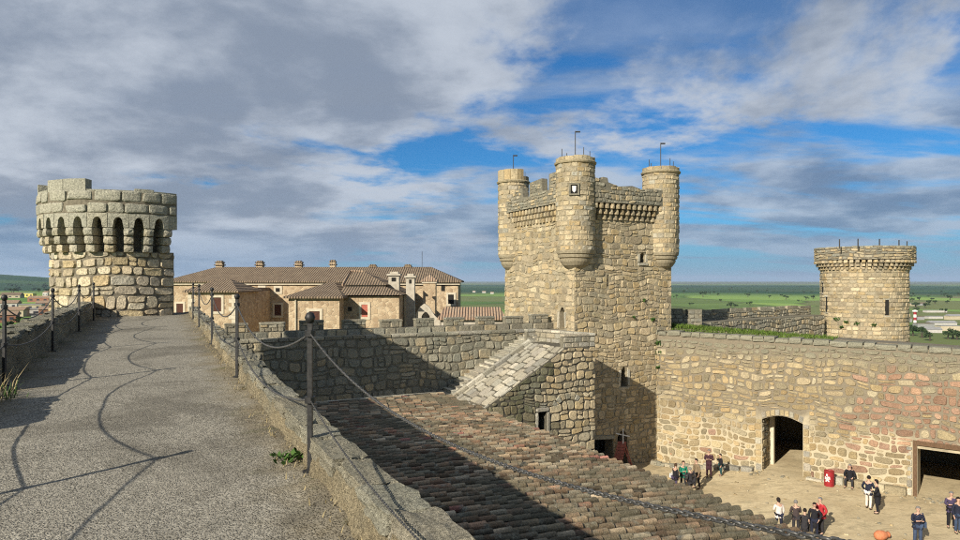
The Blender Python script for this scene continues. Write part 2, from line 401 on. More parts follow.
def pick(pal, r): 
    c = r.choice(pal); k = r.uniform(0.78, 1.2); w = r.uniform(-0.035, 0.035)
    return (c[0] * k * (1 + w), c[1] * k, c[2] * k * (1 - w))
PAL_WARM = [(0.428, 0.345, 0.214), (0.469, 0.386, 0.252), (0.377, 0.309, 0.198), (0.490, 0.407, 0.267), (0.356, 0.299, 0.204), (0.418, 0.324, 0.182)]
PAL_GATE = [(0.367, 0.288, 0.166), (0.418, 0.335, 0.198), (0.316, 0.247, 0.145), (0.347, 0.278, 0.172), (0.275, 0.232, 0.150), (0.388, 0.294, 0.160), (0.428, 0.360, 0.236)]
PAL_RED = [(0.32, 0.205, 0.14), (0.30, 0.19, 0.13), (0.36, 0.235, 0.155)]
PAL_ROUND = [(0.495, 0.415, 0.285), (0.534, 0.455, 0.318), (0.445, 0.380, 0.269), (0.396, 0.350, 0.269), (0.484, 0.385, 0.230)]
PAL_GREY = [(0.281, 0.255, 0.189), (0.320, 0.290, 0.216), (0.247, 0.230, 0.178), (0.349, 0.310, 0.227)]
PAL_KERB = [(0.54, 0.50, 0.385), (0.47, 0.445, 0.34), (0.58, 0.53, 0.39), (0.43, 0.40, 0.30)]
PAL_SLAB = [(0.436, 0.396, 0.307), (0.489, 0.450, 0.361), (0.384, 0.351, 0.272), (0.323, 0.297, 0.243)]

def clip(poly, nx_, ny_, c):
    """keep the side nx*x+ny*y <= c"""
    out = []; m = len(poly)
    for i in range(m):
        p = poly[i]; q = poly[(i + 1) % m]
        dp = nx_ * p[0] + ny_ * p[1] - c; dq = nx_ * q[0] + ny_ * q[1] - c
        if dp <= 0: out.append(p)
        if (dp < 0 < dq) or (dq < 0 < dp):
            k = dp / (dp - dq); out.append((p[0] + (q[0] - p[0]) * k, p[1] + (q[1] - p[1]) * k))
    return out
def area(p): return abs(sum(p[i][0] * p[(i + 1) % len(p)][1] - p[(i + 1) % len(p)][0] * p[i][1] for i in range(len(p)))) / 2 if len(p) > 2 else 0
def chaikin(p, k):
    o = []; m = len(p)
    for i in range(m):
        a = p[i]; b = p[(i + 1) % m]
        o.append((a[0] + (b[0] - a[0]) * k, a[1] + (b[1] - a[1]) * k)); o.append((a[0] + (b[0] - a[0]) * (1 - k), a[1] + (b[1] - a[1]) * (1 - k)))
    return o
def rubble(W, H, sw, sh, r, gap=0.06, jit=0.1, drop=0.0, cut=0.2, wp=1.0):
    """roughly squared rubble in wandering courses: stones of uneven length and height, some split into two thin ones, corners knocked off"""
    res = []; y = -sh * r.random() * 0.6; so = r.uniform(0, 50)
    def warp(p):
        x, z = p
        n1 = noise.noise(Vector((x * 0.55 + so, z * 0.8, 1.3))); n2 = noise.noise(Vector((x * 1.9, z * 1.9 + so, 4.1))); n3 = noise.noise(Vector((x * 1.7 + so, z * 1.7, 8.8)))
        return (x + n3 * sw * 0.20 * wp, z + (n1 * sh * 0.75 + n2 * sh * 0.16) * wp)
    while y < H + sh:
        h = sh * r.uniform(0.68, 1.38); x = -2 * sw * r.random()
        while x < W + sw:
            w = sw * (r.uniform(0.42, 1.2) if r.random() < .72 else r.uniform(1.1, 1.8)); q = r.random()
            if q < 0.13: k = r.uniform(.4, .6); cells = [(x, x + w, y, y + h * k), (x, x + w, y + h * k, y + h)]
            elif q < 0.20 and w > sw: k = r.uniform(.35, .65); cells = [(x, x + w * k, y, y + h), (x + w * k, x + w, y, y + h * .5), (x + w * k, x + w, y + h * .5, y + h)]
            else: cells = [(x, x + w, y, y + h)]
            for (xa, xb, ya, yb) in cells:
                g = gap / 2; jx, jy = jit * min(xb - xa, sw), jit * min(yb - ya, sh)
                e = lambda m: r.uniform(-m, m * .35)
                p = [(xa + g - e(jx), ya + g - e(jy)), ((xa + xb) / 2 + e(jx), ya + g + r.uniform(-.3, .3) * jy), (xb - g + e(jx), ya + g - e(jy)), (xb - g + r.uniform(-.3, .3) * jx, (ya + yb) / 2), (xb - g + e(jx), yb - g + e(jy)), ((xa + xb) / 2 + e(jx), yb - g + r.uniform(-.3, .3) * jy), (xa + g - e(jx), yb - g + e(jy)), (xa + g + r.uniform(-.3, .3) * jx, (ya + yb) / 2)]
                if cut:
                    c4 = []
                    for i, v in enumerate(p):
                        if i % 2: c4.append(v); continue
                        a, b = p[i - 1], p[(i + 1) % 8]; k = cut * r.uniform(.8, 2.2); c4 += [(v[0] + (a[0] - v[0]) * k, v[1] + (a[1] - v[1]) * k), (v[0] + (b[0] - v[0]) * k, v[1] + (b[1] - v[1]) * k)]
                    p = c4
                p = [warp(v) for v in p]
                for (a, b, c) in ((-1, 0, -gap / 4), (1, 0, W - gap / 4), (0, -1, -gap / 4), (0, 1, H - gap / 4)):
                    if len(p) > 2: p = clip(p, a, b, c)
                if len(p) > 2 and area(p) > 0.04 * sw * sh: res.append(p)
            x += w
        y += h
    return res
def ashlar(W, H, hmin, hmax, lmin, lmax, r, gap=0.03, wob=0.02, cut=0.12):
    res = []; y = 0
    while y < H - 0.02:
        h = r.uniform(hmin, hmax)
        if H - (y + h) < hmin * 0.6: h = H - y
        x = -r.uniform(0, lmax)
        while x < W:
            l = r.uniform(lmin, lmax); x0, x1 = max(0, x), min(W, x + l)
            if x1 - x0 > lmin * 0.25:
                g = gap / 2; w = lambda: r.uniform(-wob, wob)
                p = [(x0 + g + w(), y + g + w()), (x1 - g + w(), y + g + w()), (x1 - g + w(), y + h - g + w()), (x0 + g + w(), y + h - g + w())]
                res.append(chaikin(p, cut) if cut else p)
            x += l
        y += h
    return res
def avoid(polys, rects):
    out = []
    for p in polys:
        for (x0, x1, y0, y1) in rects:
            if not p: break
            xs = [q[0] for q in p]; ys = [q[1] for q in p]
            if max(xs) <= x0 or min(xs) >= x1 or max(ys) <= y0 or min(ys) >= y1: continue
            c = [clip(p, 1, 0, x0), clip(p, -1, 0, -x1), clip(p, 0, 1, y0), clip(p, 0, -1, -y1)]
            p = max(c, key=area)
            if area(p) < 0.02 or len(p) < 3: p = None
        if p: out.append(p)
    return out
def lay(pc, polys, fn, r, proud=0.05, pal=PAL_WARM, rings=2, inset=0.84, tintf=None):
    """turn outlines into stones standing proud of the surface fn(u,v,depth)"""
    for p in polys:
        m = len(p); cx = sum(q[0] for q in p) / m; cy = sum(q[1] for q in p) / m
        pr = proud * r.uniform(0.6, 1.35); tx = r.uniform(-0.11, 0.11); ty = r.uniform(-0.11, 0.11)
        prof = [(1.0, -0.01), (inset, pr)] if rings == 2 else [(1.0, -0.01), (0.95, pr * 0.62), (0.80, pr), (0.42, pr * 1.14)]
        v = []; f = []
        for k, dd in prof:
            for q in p:
                ex, ey = (q[0] - cx) * k, (q[1] - cy) * k
                v.append(fn(cx + ex, cy + ey, dd + (tx * ex + ty * ey if dd > 0 else 0)))
        for a in range(len(prof) - 1):
            for i in range(m):
                j = (i + 1) % m; f.append((a * m + i, a * m + j, (a + 1) * m + j, (a + 1) * m + i))
        k = (len(prof) - 1) * m; f.append(tuple(range(k, k + m)))
        pc.add(v, f, tintf(cx, cy, r) if tintf else pick(pal, r))
def plane_fn(o, u, n):
    o = Vector(o); u = Vector(u).normalized(); n = Vector(n).normalized()
    return lambda x, y, d: o + u * x + ZV * y + n * d
def cyl_fn(c, R, a0, z0, sgn=1):
    return lambda u, v, d: Vector((c[0] + (R + d) * math.cos(a0 + sgn * u / R), c[1] + (R + d) * math.sin(a0 + sgn * u / R), z0 + v))
def arch(x0, x1, y0, ys, yc, n=8):
    """outline of an opening: jambs from y0 to ys, curved head up to yc"""
    p = [(x0, y0), (x1, y0)]
    for i in range(n + 1):
        k = i / n; x = x1 + (x0 - x1) * k; p.append((x, ys + (yc - ys) * math.sin(math.pi * k)))
    return p
def leaf_mesh(name, centers, n, size, material, parent=None, r=rnd, flat=0.7):
    v = []; f = []
    for c, rad in centers:
        for _ in range(n):
            while True:
                q = Vector((r.uniform(-1, 1), r.uniform(-1, 1), r.uniform(-1, 1)))
                if q.length < 1: break
            q = q * (0.45 + 0.55 * r.random()); p = Vector(c) + Vector((q.x * rad, q.y * rad, q.z * rad * flat))
            a = Vector((r.gauss(0, 1), r.gauss(0, 1), r.gauss(0, 0.7))).normalized(); b = a.cross(Vector((r.gauss(0, 1), r.gauss(0, 1), r.gauss(0, 1)))).normalized()
            s = size * r.uniform(0.6, 1.4); k = len(v)
            v += [p - a * s, p + b * s * 0.5, p + a * s, p - b * s * 0.5]; f.append((k, k + 1, k + 2, k + 3))
    return mesh(name, v, f, material, parent)
def blades(name, pts, hmin, hmax, wid, material, parent=None, r=rnd, lean=0.5):
    v = []; f = []
    for p in pts:
        h = r.uniform(hmin, hmax); an = r.uniform(0, 6.283); d = Vector((math.cos(an), math.sin(an), 0)); s = Vector((-d.y, d.x, 0)) * wid * r.uniform(0.6, 1.3)
        p = Vector(p); q = p + ZV * h * 0.6 + d * h * lean * 0.3; e = p + ZV * h + d * h * lean * r.uniform(0.5, 1.2); k = len(v)
        v += [p - s, p + s, q + s * 0.7, q - s * 0.7, e]; f += [(k, k + 1, k + 2, k + 3), (k + 3, k + 2, k + 4)]
    return mesh(name, v, f, material, parent)
def gn(p, s, amp, seed=0): return noise.noise(Vector(p) * s + Vector((seed, seed * 1.7, seed * 0.3))) * amp

# ---------------------------------------------------------------- the setting: terrain, courtyard, wall walk
def th(x, y):
    r = math.hypot(x, y); az = math.degrees(math.atan2(x, y))
    lf = ss(-az, 16, 31) if az > -120 else 0.0
    zr = -13.0 - 32.5 * ss(r, 75, 330)
    zl = -10.5 - 4.0 * ss(r, 60, 300) - 9 * ss(r, 350, 1100) - 22 * ss(r, 1500, 4500)
    z = zr * (1 - lf) + zl * lf
    if r > 120: z += noise.noise(Vector((x, y, 0)) * 0.004) * 2.2 * ss(r, 120, 500)
    if r > 2500:
        hill = math.exp(-((az + 40) / 11) ** 2) * 105 * ss(r, 3000, 5200) * (1 + 0.35 * noise.noise(Vector((x, y, 9)) * 0.0009))
        low = 26 * ss(r, 9000, 17000) * (0.5 + 0.8 * abs(noise.noise(Vector((x, y, 3)) * 0.00025)))
        z += hill + low
    return z
def terrain():
    na = 360; rs = [0.0]; r = 18.0
    while r < 42000: rs.append(r); r *= 1.075
    v = [Vector((0, 0, th(0.01, 0.01)))]; f = []
    for r in rs[1:]:
        for j in range(na):
            an = 2 * math.pi * j / na; x, y = r * math.sin(an), r * math.cos(an); v.append(Vector((x, y, th(x, y))))
    for j in range(na): f.append((0, 1 + (j + 1) % na, 1 + j))
    for i in range(len(rs) - 2):
        for j in range(na):
            a = 1 + i * na + j; b = 1 + i * na + (j + 1) % na; f.append((a, b, b + na, a + na))
    m, nt, b = mat('countryside', 0.97, 0.05); g = G(nt)
    wob = g.noise(0.002, 3, 0.5, which=1)
    vec = nt.nodes.new('ShaderNodeVectorMath'); vec.operation = 'MULTIPLY_ADD'
    nt.links.new(wob, vec.inputs[0]); vec.inputs[1].default_value = (160, 160, 0); nt.links.new(g.pos, vec.inputs[2])
    cell = g.voro(0.0030, 'F1', 'Color', vec=vec.outputs[0], sc=(1.0, 0.8, 0.0)); edge = g.voro(0.0030, 'DISTANCE_TO_EDGE', 'Distance', vec=vec.outputs[0], sc=(1.0, 0.8, 0.0))
    sp = nt.nodes.new('ShaderNodeSeparateColor'); nt.links.new(cell, sp.inputs[0])
    f1 = g.noise(0.02, 6, 0.65); f2 = g.noise(0.0007, 5, 0.6, 0.4, sc=(0.45, 1.5, 1)); f3 = g.noise(0.12, 5, 0.7)
    gr = g.mix(sp.outputs[0], (0.10, 0.20, 0.045), (0.26, 0.38, 0.09))
    br = g.mix(sp.outputs[1], (0.12, 0.16, 0.05), (0.27, 0.26, 0.12))
    c = g.mix(g.rng(sp.outputs[2], 0.50, 0.72), gr, br)
    c = g.mix(g.rng(f2, 0.54, 0.62, 0, 0.8), c, (0.03, 0.07, 0.025))
    c = g.mix(g.rng(f1, 0.62, 0.70, 0, 0.6), c, (0.035, 0.06, 0.022))
    c = g.mix(g.rng(edge, 0.0, 0.025, 0.6, 0), c, (0.035, 0.05, 0.02))
    c = g.mix(g.rng(f3, 0.35, 0.75, 0, 0.35), c, (0.14, 0.13, 0.07))
    # land use by distance: built-up pale ground near by, pasture, then dark wooded country with cloud shade painted into its colour, pale dry steppe far off
    ln = nt.nodes.new('ShaderNodeVectorMath'); ln.operation = 'LENGTH'; nt.links.new(g.pos, ln.inputs[0]); R = ln.outputs['Value']
    wood = g.math('MULTIPLY', g.rng(R, 2100, 2900), g.rng(R, 9500, 7000))
    c = g.mix(g.math('MULTIPLY', wood, g.rng(f2, 0.36, 0.54, 0.75, 0.95)), c, (0.028, 0.065, 0.032))
    c = g.mix(g.rng(R, 7500, 12000, 0, 0.7), c, (0.13, 0.125, 0.085))
    nt.links.new(c, b.inputs['Base Color'])
    o = mesh('terrain', v, f, m, smooth=True, origin=(0, 0, 0)); tag(o, kind='structure')
terrain()
def courtyard():
    v = []; f = []; nxg, nyg = 66, 60
    for i in range(nyg + 1):
        for j in range(nxg + 1):
            x = -10 + 60 * j / nxg; y = 2 + 56 * i / nyg; v.append(Vector((x, y, gz(x, y) + noise.noise(Vector((x, y, 0)) * 0.35) * 0.05)))
    for i in range(nyg):
        for j in range(nxg):
            a = i * (nxg + 1) + j; f.append((a, a + 1, a + nxg + 2, a + nxg + 1))
    keep = []
    for q in f:      # only inside the ring of walls
        c = sum((v[i] for i in q), Vector()) / 4; a = c.x * nx + c.y * ny; t = c.x * dx + c.y * dy
        if a > 1.0 and t < 37.5: keep.append(q)
    o = mesh('courtyard', v, keep, 'dirt', smooth=True); tag(o, kind='structure')
courtyard()

def wall_walk():
    mb = MB()
    mb.prism([(-9, -14), (30, -14), (30, 0.27), (0, -0.035), (-9, -0.035)], [], lambda u, v, d: A(d, u, v), -2.62, 1.36)
    root = mb.build('wall_walk', 'mortar_warm', origin=A(-0.6, 10, -14)); tag(root, kind='structure')
    v = []; f = []; ts = []; t = -9.0
    while t < 30.0: ts.append(t); t += 0.12 if t < 12 else 0.3
    asn = [-2.25 + 3.45 * j / 34 for j in range(35)]
    for t in ts:
        for a in asn:
            e = 0.05 * ss(a, 0.85, 1.15) + 0.06 * ss(-a, 1.7, 2.1)
            v.append(A(a, t, wz(t) + e * (0.5 + gn((a, t, 0), 1.7, 1.0)) + gn((a, t, 2), 0.9, 0.02) + gn((a, t, 5), 5.0, 0.006)))
    m = len(asn)
    for i in range(len(ts) - 1):
        for j in range(m - 1): a = i * m + j; f.append((a, a + 1, a + m + 1, a + m))
    mesh('pavement', v, f, 'walk', root, smooth=True)
wall_walk()

def lump(pc, c, ux, uy, uz, r, tint, n=3, rough=0.12, sq=0.45):
    """irregular rounded stone; ux uy uz are half-axes"""
    v = []; f = []; idx = {}
    sd = r.uniform(0, 99)
    for ax in range(3):
        for sg in (-1, 1):
            for i in range(n):
                for j in range(n):
                    q = []
                    for (di, dj) in ((0, 0), (1, 0), (1, 1), (0, 1)):
                        p = [0, 0, 0]; p[ax] = sg; p[(ax + 1) % 3] = -1 + 2 * (i + di) / n; p[(ax + 2) % 3] = -1 + 2 * (j + dj) / n
                        key = tuple(round(x, 4) for x in p)
                        if key not in idx:
                            k = Vector(p); k = k.lerp(k.normalized() * 1.15, sq); k *= 1 + noise.noise(k * 1.3 + Vector((sd, sd, 0))) * rough * 1.5 + (noise.noise(k * 3.7 + Vector((sd, 0, sd))) * rough * 0.8 if n > 3 else 0)
                            idx[key] = len(v); v.append(Vector(c) + Vector(ux) * k.x + Vector(uy) * k.y + Vector(uz) * k.z)
                        q.append(idx[key])
                    f.append(tuple(q) if sg > 0 else tuple(q[::-1]))
    pc.add(v, f, tint)

def parapet(name, label, t0, t1, prof, a_in, a_out, H, sgn, r, lens=(0.35, 0.85)):
    """low rough wall beside the walk: battered body with a course of rough stones on top"""
    root = thing(name, label, 'wall', A((a_in + a_out) / 2, (t0 + t1) / 2, wz((t0 + t1) / 2)))
    ts = []; t = t0
    while t < t1: ts.append(t); t += 0.05 if t < 10 else 0.14
    ts.append(t1)
    pr = []
    for i in range(len(prof) - 1):
        for k in range(7): pr.append((prof[i][0] + (prof[i + 1][0] - prof[i][0]) * k / 7, prof[i][1] + (prof[i + 1][1] - prof[i][1]) * k / 7))
    pr.append(prof[-1]); m = len(pr); v = []; f = []; ti = []
    for t in ts:
        for (a, z) in pr:
            p = (a * 1.0, t, z); w = 1.0 if z > -0.2 else 0.0
            v.append(A(a + (gn(p, 2.6, 0.05, 3) + gn(p, 7, 0.03, 5) + gn(p, 19, 0.009, 6)) * w, t, wz(t) + z + (gn(p, 2.2, 0.035, 8) + gn(p, 9, 0.016, 1) + gn(p, 21, 0.006, 4)) * (1 if z > 0.1 else 0)))
            k = 0.8 + 0.4 * (noise.noise(Vector(p) * 1.3) + 0.5); ti.append((0.52 * k, 0.435 * k, 0.28 * k))
    for i in range(len(ts) - 1):
        for j in range(m - 1): a = i * m + j; f.append((a, a + 1, a + m + 1, a + m) if sgn > 0 else (a, a + m, a + m + 1, a + 1))
    f.append(tuple(range(m))); f.append(tuple(range((len(ts) - 1) * m, len(ts) * m)))
    mesh('body', v, f, 'stone_kerb', root, tint=ti)
    pc = Pieces(); t = t0; wd = abs(a_out - a_in)
    while t < t1 - 0.1:
        l = min(r.uniform(*lens), t1 - t); z = wz(t) + H
        hh = r.uniform(0.045, 0.085)
        lump(pc, A((a_in + a_out) / 2 + r.uniform(-.02, .02), t + l / 2, z - 0.005 + r.uniform(-0.02, 0.02)), NV * (wd / 2 * r.uniform(0.95, 1.1)), DV * (l / 2 - 0.008), ZV * hh, r, pick(PAL_KERB, r), n=6, rough=0.15, sq=0.24)
        t += l
    pc.finish(root, 'stone', 'stone_kerb', 'far_stones', minpx=6)
    return root
parapet('parapet_wall', 'low rough stone parapet beside the tiled roof, lined by chained posts', -4, 28.6,
        [(1.08, -0.1), (1.13, 0.24), (1.34, 0.25), (1.37, 0.2), (1.385, -0.9)], 1.12, 1.37, 0.25, 1, random.Random(3))
LP = [(-2.66, -1.2), (-2.62, 0.52), (-2.14, 0.52), (-2.08, 0.2), (-2.02, -0.1)]
parapet('parapet_wall', 'tall shaded parapet wall running from the weedy gap to the round tower', 10.7, 28.4, LP, -2.62, -2.14, 0.53, 1, random.Random(4), (0.5, 1.2))
parapet('parapet_wall', 'short stub of parapet wall on the near side of the weedy gap', 7.9, 9.65, LP, -2.62, -2.14, 0.53, 1, random.Random(5), (0.5, 1.0))

# ---------------------------------------------------------------- round tower at the end of the walk
def round_tower():
    r = random.Random(21)
    C = A(-1.035, 30.55, 0); c = (C.x, C.y); R0, R1 = 2.716, 3.14
    root = thing('round_tower', 'squat round tower with arched corbel gallery at end of the walk', 'tower', A(-1.035, 30.55, -13))
    def outline(R, acut, n=56):
        psi = math.acos((acut + 1.035) / R); pts = []
        for i in range(n + 1):
            q = -psi - (2 * math.pi - 2 * psi) * i / n + BETA
            pts.append((c[0] + R * math.cos(q), c[1] + R * math.sin(q)))
        return pts, psi
    flat = lambda x, y, d: Vector((x, y, d))
    lo, p0 = outline(R0, 0.55); mb = MB(); mb.prism(lo, [], flat, -13, 2.70); mb.prism(outline(R0 - 0.3, 0.40)[0], [], flat, 2.69, 4.0); mb.build('shaft', 'mortar_dark', root)
    pc = Pieces()
    W = R0 * (2 * math.pi - 2 * p0)
    fn = cyl_fn(c, R0, BETA - p0, 0.15, -1)
    polys = rubble(W * 0.62, 2.52, 0.50, 0.38, r, 0.03, 0.13, 0, 0.15, 0.35)
    lay(pc, polys, fn, r, 0.05, PAL_ROUND, inset=0.88)
    pc.finish(root, 'stone', 'stone_round', 'far_stones')
    # corbels in three rounded tiers
    for k in range(10):
        th_ = R_(24.2 - 12.5 * k); q = R_(-88.06) + th_ + BETA
        rad = Vector((math.cos(q), math.sin(q), 0)); tan = Vector((-rad.y, rad.x, 0)); cp = Pieces()
        for i, (pj, z0, z1) in enumerate(((0.27, 2.66, 2.95), (0.37, 2.96, 3.25), (0.45, 3.26, 3.56))):
            lump(cp, C + rad * (R0 + pj / 2 - 0.17) + ZV * ((z0 + z1) / 2), rad * (pj / 2 + 0.17), tan * 0.165, ZV * (z1 - z0) / 2, r, pick(PAL_ROUND, r), n=4, rough=0.04, sq=0.34)
        mb = MB()
        for v, f, t in cp.p: mb.add(v, f, t)
        mb.build('corbel', 'stone_round', root, tint=True)
    hi, p1 = outline(R1, 0.65); hi2, _ = outline(R1 - 0.42, 0.30)
    W1 = R1 * (2 * math.pi - 2 * p1); fu = cyl_fn(c, R1, BETA - p1, 0.0, -1)
    uof = lambda th_: R1 * ((-p1) - (R_(-88.06) + R_(th_)))
    # one arched stone over every opening
    for k in range(-1, 9):
        u0 = uof(24.2 - 12.5 * k); u1 = uof(24.2 - 12.5 * (k + 1)); hw = 0.165
        if k == -1: u0 = 0.0
        g_ = 0.008
        out = [(u0 + g_, 3.56), (u0 + (hw if k >= 0 else 0.02), 3.56)]
        if k >= 0:
            for i in range(1, 8): out.append((u0 + hw + (u1 - u0 - 2 * hw) * i / 8, 3.66 + 0.28 * math.sin(math.pi * i / 8) ** 0.55))
        out += [(u1 - hw, 3.56), (u1 - g_, 3.56), (u1 - g_, 4.07), (u0 + g_, 4.07)]
        mb = MB(); mb.prism(out, [], fu, -0.36, 0.03 * r.uniform(0.6, 1.2), pick(PAL_GREY + PAL_ROUND[3:], r)); mb.build('arch_stone', 'stone_round', root, tint=True)
    mb = MB(); mb.prism(hi, [hi2], flat, 4.075, 4.86); mb.build('parapet_ring', 'mortar_dark', root)
    mb = MB(); mb.prism(hi2, [], flat, 3.95, 4.10); mb.build('platform', 'mortar_grey', root)
    pc = Pieces(); polys = []
    for z0, hh in ((4.08, 0.40), (4.49, 0.42)):
        for p in ashlar(W1 * 0.66, hh, hh, hh, 0.5, 1.05, r, gap=0.035, wob=0.032, cut=0.11): polys.append([(a, b + z0) for a, b in p])
    hole = uof(-33.0); polys = avoid(polys, [(hole - 0.10, hole + 0.10, 4.36, 4.56)])
    lay(pc, polys, fu, r, 0.04, PAL_GREY + PAL_ROUND[2:4], rings=4)
    # the raised blocks of the broken battlements, and cap stones
    u = 0.0
    while u < W1 - 0.3:
        l = r.uniform(0.6, 1.1); l = min(l, W1 - u); h = 0.05 + r.uniform(0, 0.09); th_ = math.degrees((-p1) - u / R1) + 88.06
        if -46 < th_ < -19: h = 0.46 + r.uniform(-0.03, 0.02)
        elif th_ < -66 and th_ > -130: h = 0.38
        pts = [fu(u + 0.012 + (l - 0.024) * i / 3, z, d) for z in (4.865, 4.865 + h) for d in (0.0, -0.40) for i in range(4)]
        f = []
        for i in range(3): f += [(i, i + 1, i + 9, i + 8), (4 + i, 12 + i, 13 + i, 5 + i), (8 + i, 9 + i, 13 + i, 12 + i)]
        f += [(0, 8, 12, 4), (3, 7, 15, 11)]
        pc.add(pts, f, pick(PAL_GREY, r)); u += l
    pc.finish(root, 'block', 'stone_round', 'far_blocks')
    mb = MB(); o = fu(hole, 4.46, -0.05); rad = (o - Vector((c[0], c[1], 4.46))).normalized()
    mb.tube([o - rad * 0.02, o + rad * 0.045], 0.085, 12); mb.build('gun_loop', 'dark', root)
round_tower()

# ---------------------------------------------------------------- the keep
def corbel_row(root, fn_o, u, nrm, u0, u1, z0, z1, out, step, r, material, tiers=3):
    n = int((u1 - u0) / step)
    for k in range(n):
        x = u0 + (k + 0.5) * (u1 - u0) / n; mb = MB()
        for i in range(tiers):
            za = z0 + (z1 - z0) * i / tiers; zb = z0 + (z1 - z0) * (i + 1) / tiers - 0.015; pj = out * (i + 1) / tiers
            w = step * 0.27; o = Vector(fn_o) + Vector(u) * (x - w); cp = Pieces()
            lump(cp, o + Vector(u) * w + Vector(nrm) * (pj / 2 - 0.05) + ZV * ((za + zb) / 2), Vector(nrm) * (pj / 2 + 0.05), Vector(u) * w, ZV * (zb - za) / 2, r, pick(PAL_WARM, r), n=2, rough=0.03, sq=0.3)
            for v, f, t in cp.p: mb.add(v, f, t)
        mb.build('corbel', material, root, tint=True)
def keep_tower():
    r = random.Random(5)
    a0, a1, t0, t1, zt = 24.0, 32.05, 35.4, 44.8, 6.75
    root = thing('castle_keep', 'tall square stone keep with round corner turrets and small flagpoles', 'tower', A(28, 40, -11.2))
    ff = plane_fn(A(a0, t0, 0), NV, -DV); fl = plane_fn(A(a0, t0, 0), DV, -NV)
    W, D = a1 - a0, t1 - t0; th_ = 0.9
    door = [(1.35, -10.9), (3.05, -10.9), (3.05, -8.75), (1.35, -8.6)]
    niche = arch(3.45, 4.25, -10.9, -8.75, -8.35); win = arch(3.70, 4.22, -5.45, -4.45, -4.12, 6)
    sm = arch(5.30, 5.75, 2.85, 3.35, 3.52, 5); slit = [(2.58, 1.25), (2.72, 1.25), (2.72, 2.0), (2.58, 2.0)]
    mb = MB(); mb.prism([(0, -12), (W, -12), (W, zt), (0, zt)], [door, niche, win, sm, slit], ff, -th_, 0); mb.build('south_wall', 'mortar_warm', root)
    ldoor = arch(1.10, 1.72, -1.6, -0.45, -0.12, 6)
    mb = MB(); mb.prism([(th_, -12), (D, -12), (D, zt), (th_, zt)], [ldoor], fl, -th_, 0); mb.build('west_wall', 'mortar_warm', root)
    mb = MB(); mb.abox(a1 - th_, a1, t0 + th_, t1 - th_, -12, zt); mb.build('east_wall', 'wall_rubble_far', root)
    mb = MB(); mb.abox(a0 + th_, a1, t1 - th_, t1, -12, zt); mb.build('north_wall', 'wall_rubble_far', root)
    mb = MB(); mb.abox(a0 + th_, a1 - th_, t0 + th_, t1 - th_, 6.3, 6.6); mb.abox(a0 + th_ + .01, a1 - th_ - .01, t0 + 2.4, t0 + 2.6, -12, 6.2); mb.abox(a0 + 2.4, a0 + 2.6, t0 + th_ + .01, t1 - th_ - .01, -12, 6.2)
    mb.build('platform', 'dark', root)  # near-black sheets below the slab stand in for shade behind the openings
    def bb(p): xs = [q[0] for q in p]; ys = [q[1] for q in p]; return (min(xs) - 0.03, max(xs) + 0.03, min(ys) - 0.03, max(ys) + 0.03)
    pc = Pieces()
    H = 16.6
    p1 = [[(a, b - 11.0) for a, b in p] for p in rubble(W, H, 0.56, 0.37, r, 0.042, 0.16, 0, 0.16)]
    lay(pc, avoid(p1, [bb(x) for x in (door, niche, win, sm, slit)]), ff, r, 0.04, PAL_WARM, inset=0.88)
    p2 = [[(a, b - 2.6) for a, b in p] for p in rubble(D, 8.4, 0.56, 0.37, r, 0.042, 0.16, 0, 0.16)]
    lay(pc, avoid(p2, [bb(ldoor)]), fl, r, 0.04, PAL_WARM, inset=0.88)
    # dressed frames round the openings
    for fn, (x0, x1, y0, y1) in ((ff, (3.70, 4.22, -5.45, -4.3)), (ff, (5.30, 5.75, 2.85, 3.4)), (fl, (1.10, 1.72, -1.6, -0.4))):
        for (p, q, s, t) in ((x0 - 0.2, x0 - 0.02, y0, y1), (x1 + 0.02, x1 + 0.2, y0, y1), (x0 - 0.2, x1 + 0.2, y0 - 0.2, y0 - 0.02)):
            lay(pc, [[(p, s), (q, s), (q, t), (p, t)]], fn, r, 0.08, PAL_SLAB)
    lay(pc, [[(1.1, -8.72), (3.3, -8.86), (3.3, -8.6), (1.1, -8.46)]], ff, r, 0.09, PAL_GREY)
    pc.finish(root, 'stone', 'stone_warm', 'small_stones', minpx=8.0)
    # machicolated parapets
    o1 = A(a0, t0, 0); pj = 0.5
    corbel_row(root, o1, NV, -DV, 1.15, W - 1.1, 5.62, 6.68, pj, 0.44, r, 'stone_warm')
    corbel_row(root, o1, DV, -NV, 1.15, D - 1.1, 5.62, 6.68, pj, 0.44, r, 'stone_warm')
    fp = plane_fn(A(a0, t0 - pj, 0), NV, -DV); lp = plane_fn(A(a0 - pj, t0, 0), DV, -NV)
    outl = [(0.9, 6.69), (W - 0.9, 6.69), (W - 0.9, 7.72), (W - 2.0, 7.82), (W - 3.0, 7.72), (W - 3.8, 7.9), (W - 4.9, 7.8), (2.3, 8.02), (2.25, 8.3), (1.9, 8.34), (1.88, 8.2), (0.9, 8.24)]
    outw = [(0.9, 6.69), (D - 0.9, 6.69), (D - 0.9, 7.65), (D - 1.9, 7.7), (D - 2.5, 8.2), (D - 3.6, 8.3), (D - 3.65, 7.6), (D - 4.5, 7.55), (D - 4.55, 8.5), (3.2, 8.6), (3.1, 7.75), (2.3, 7.7), (2.25, 8.75), (0.9, 8.8)]
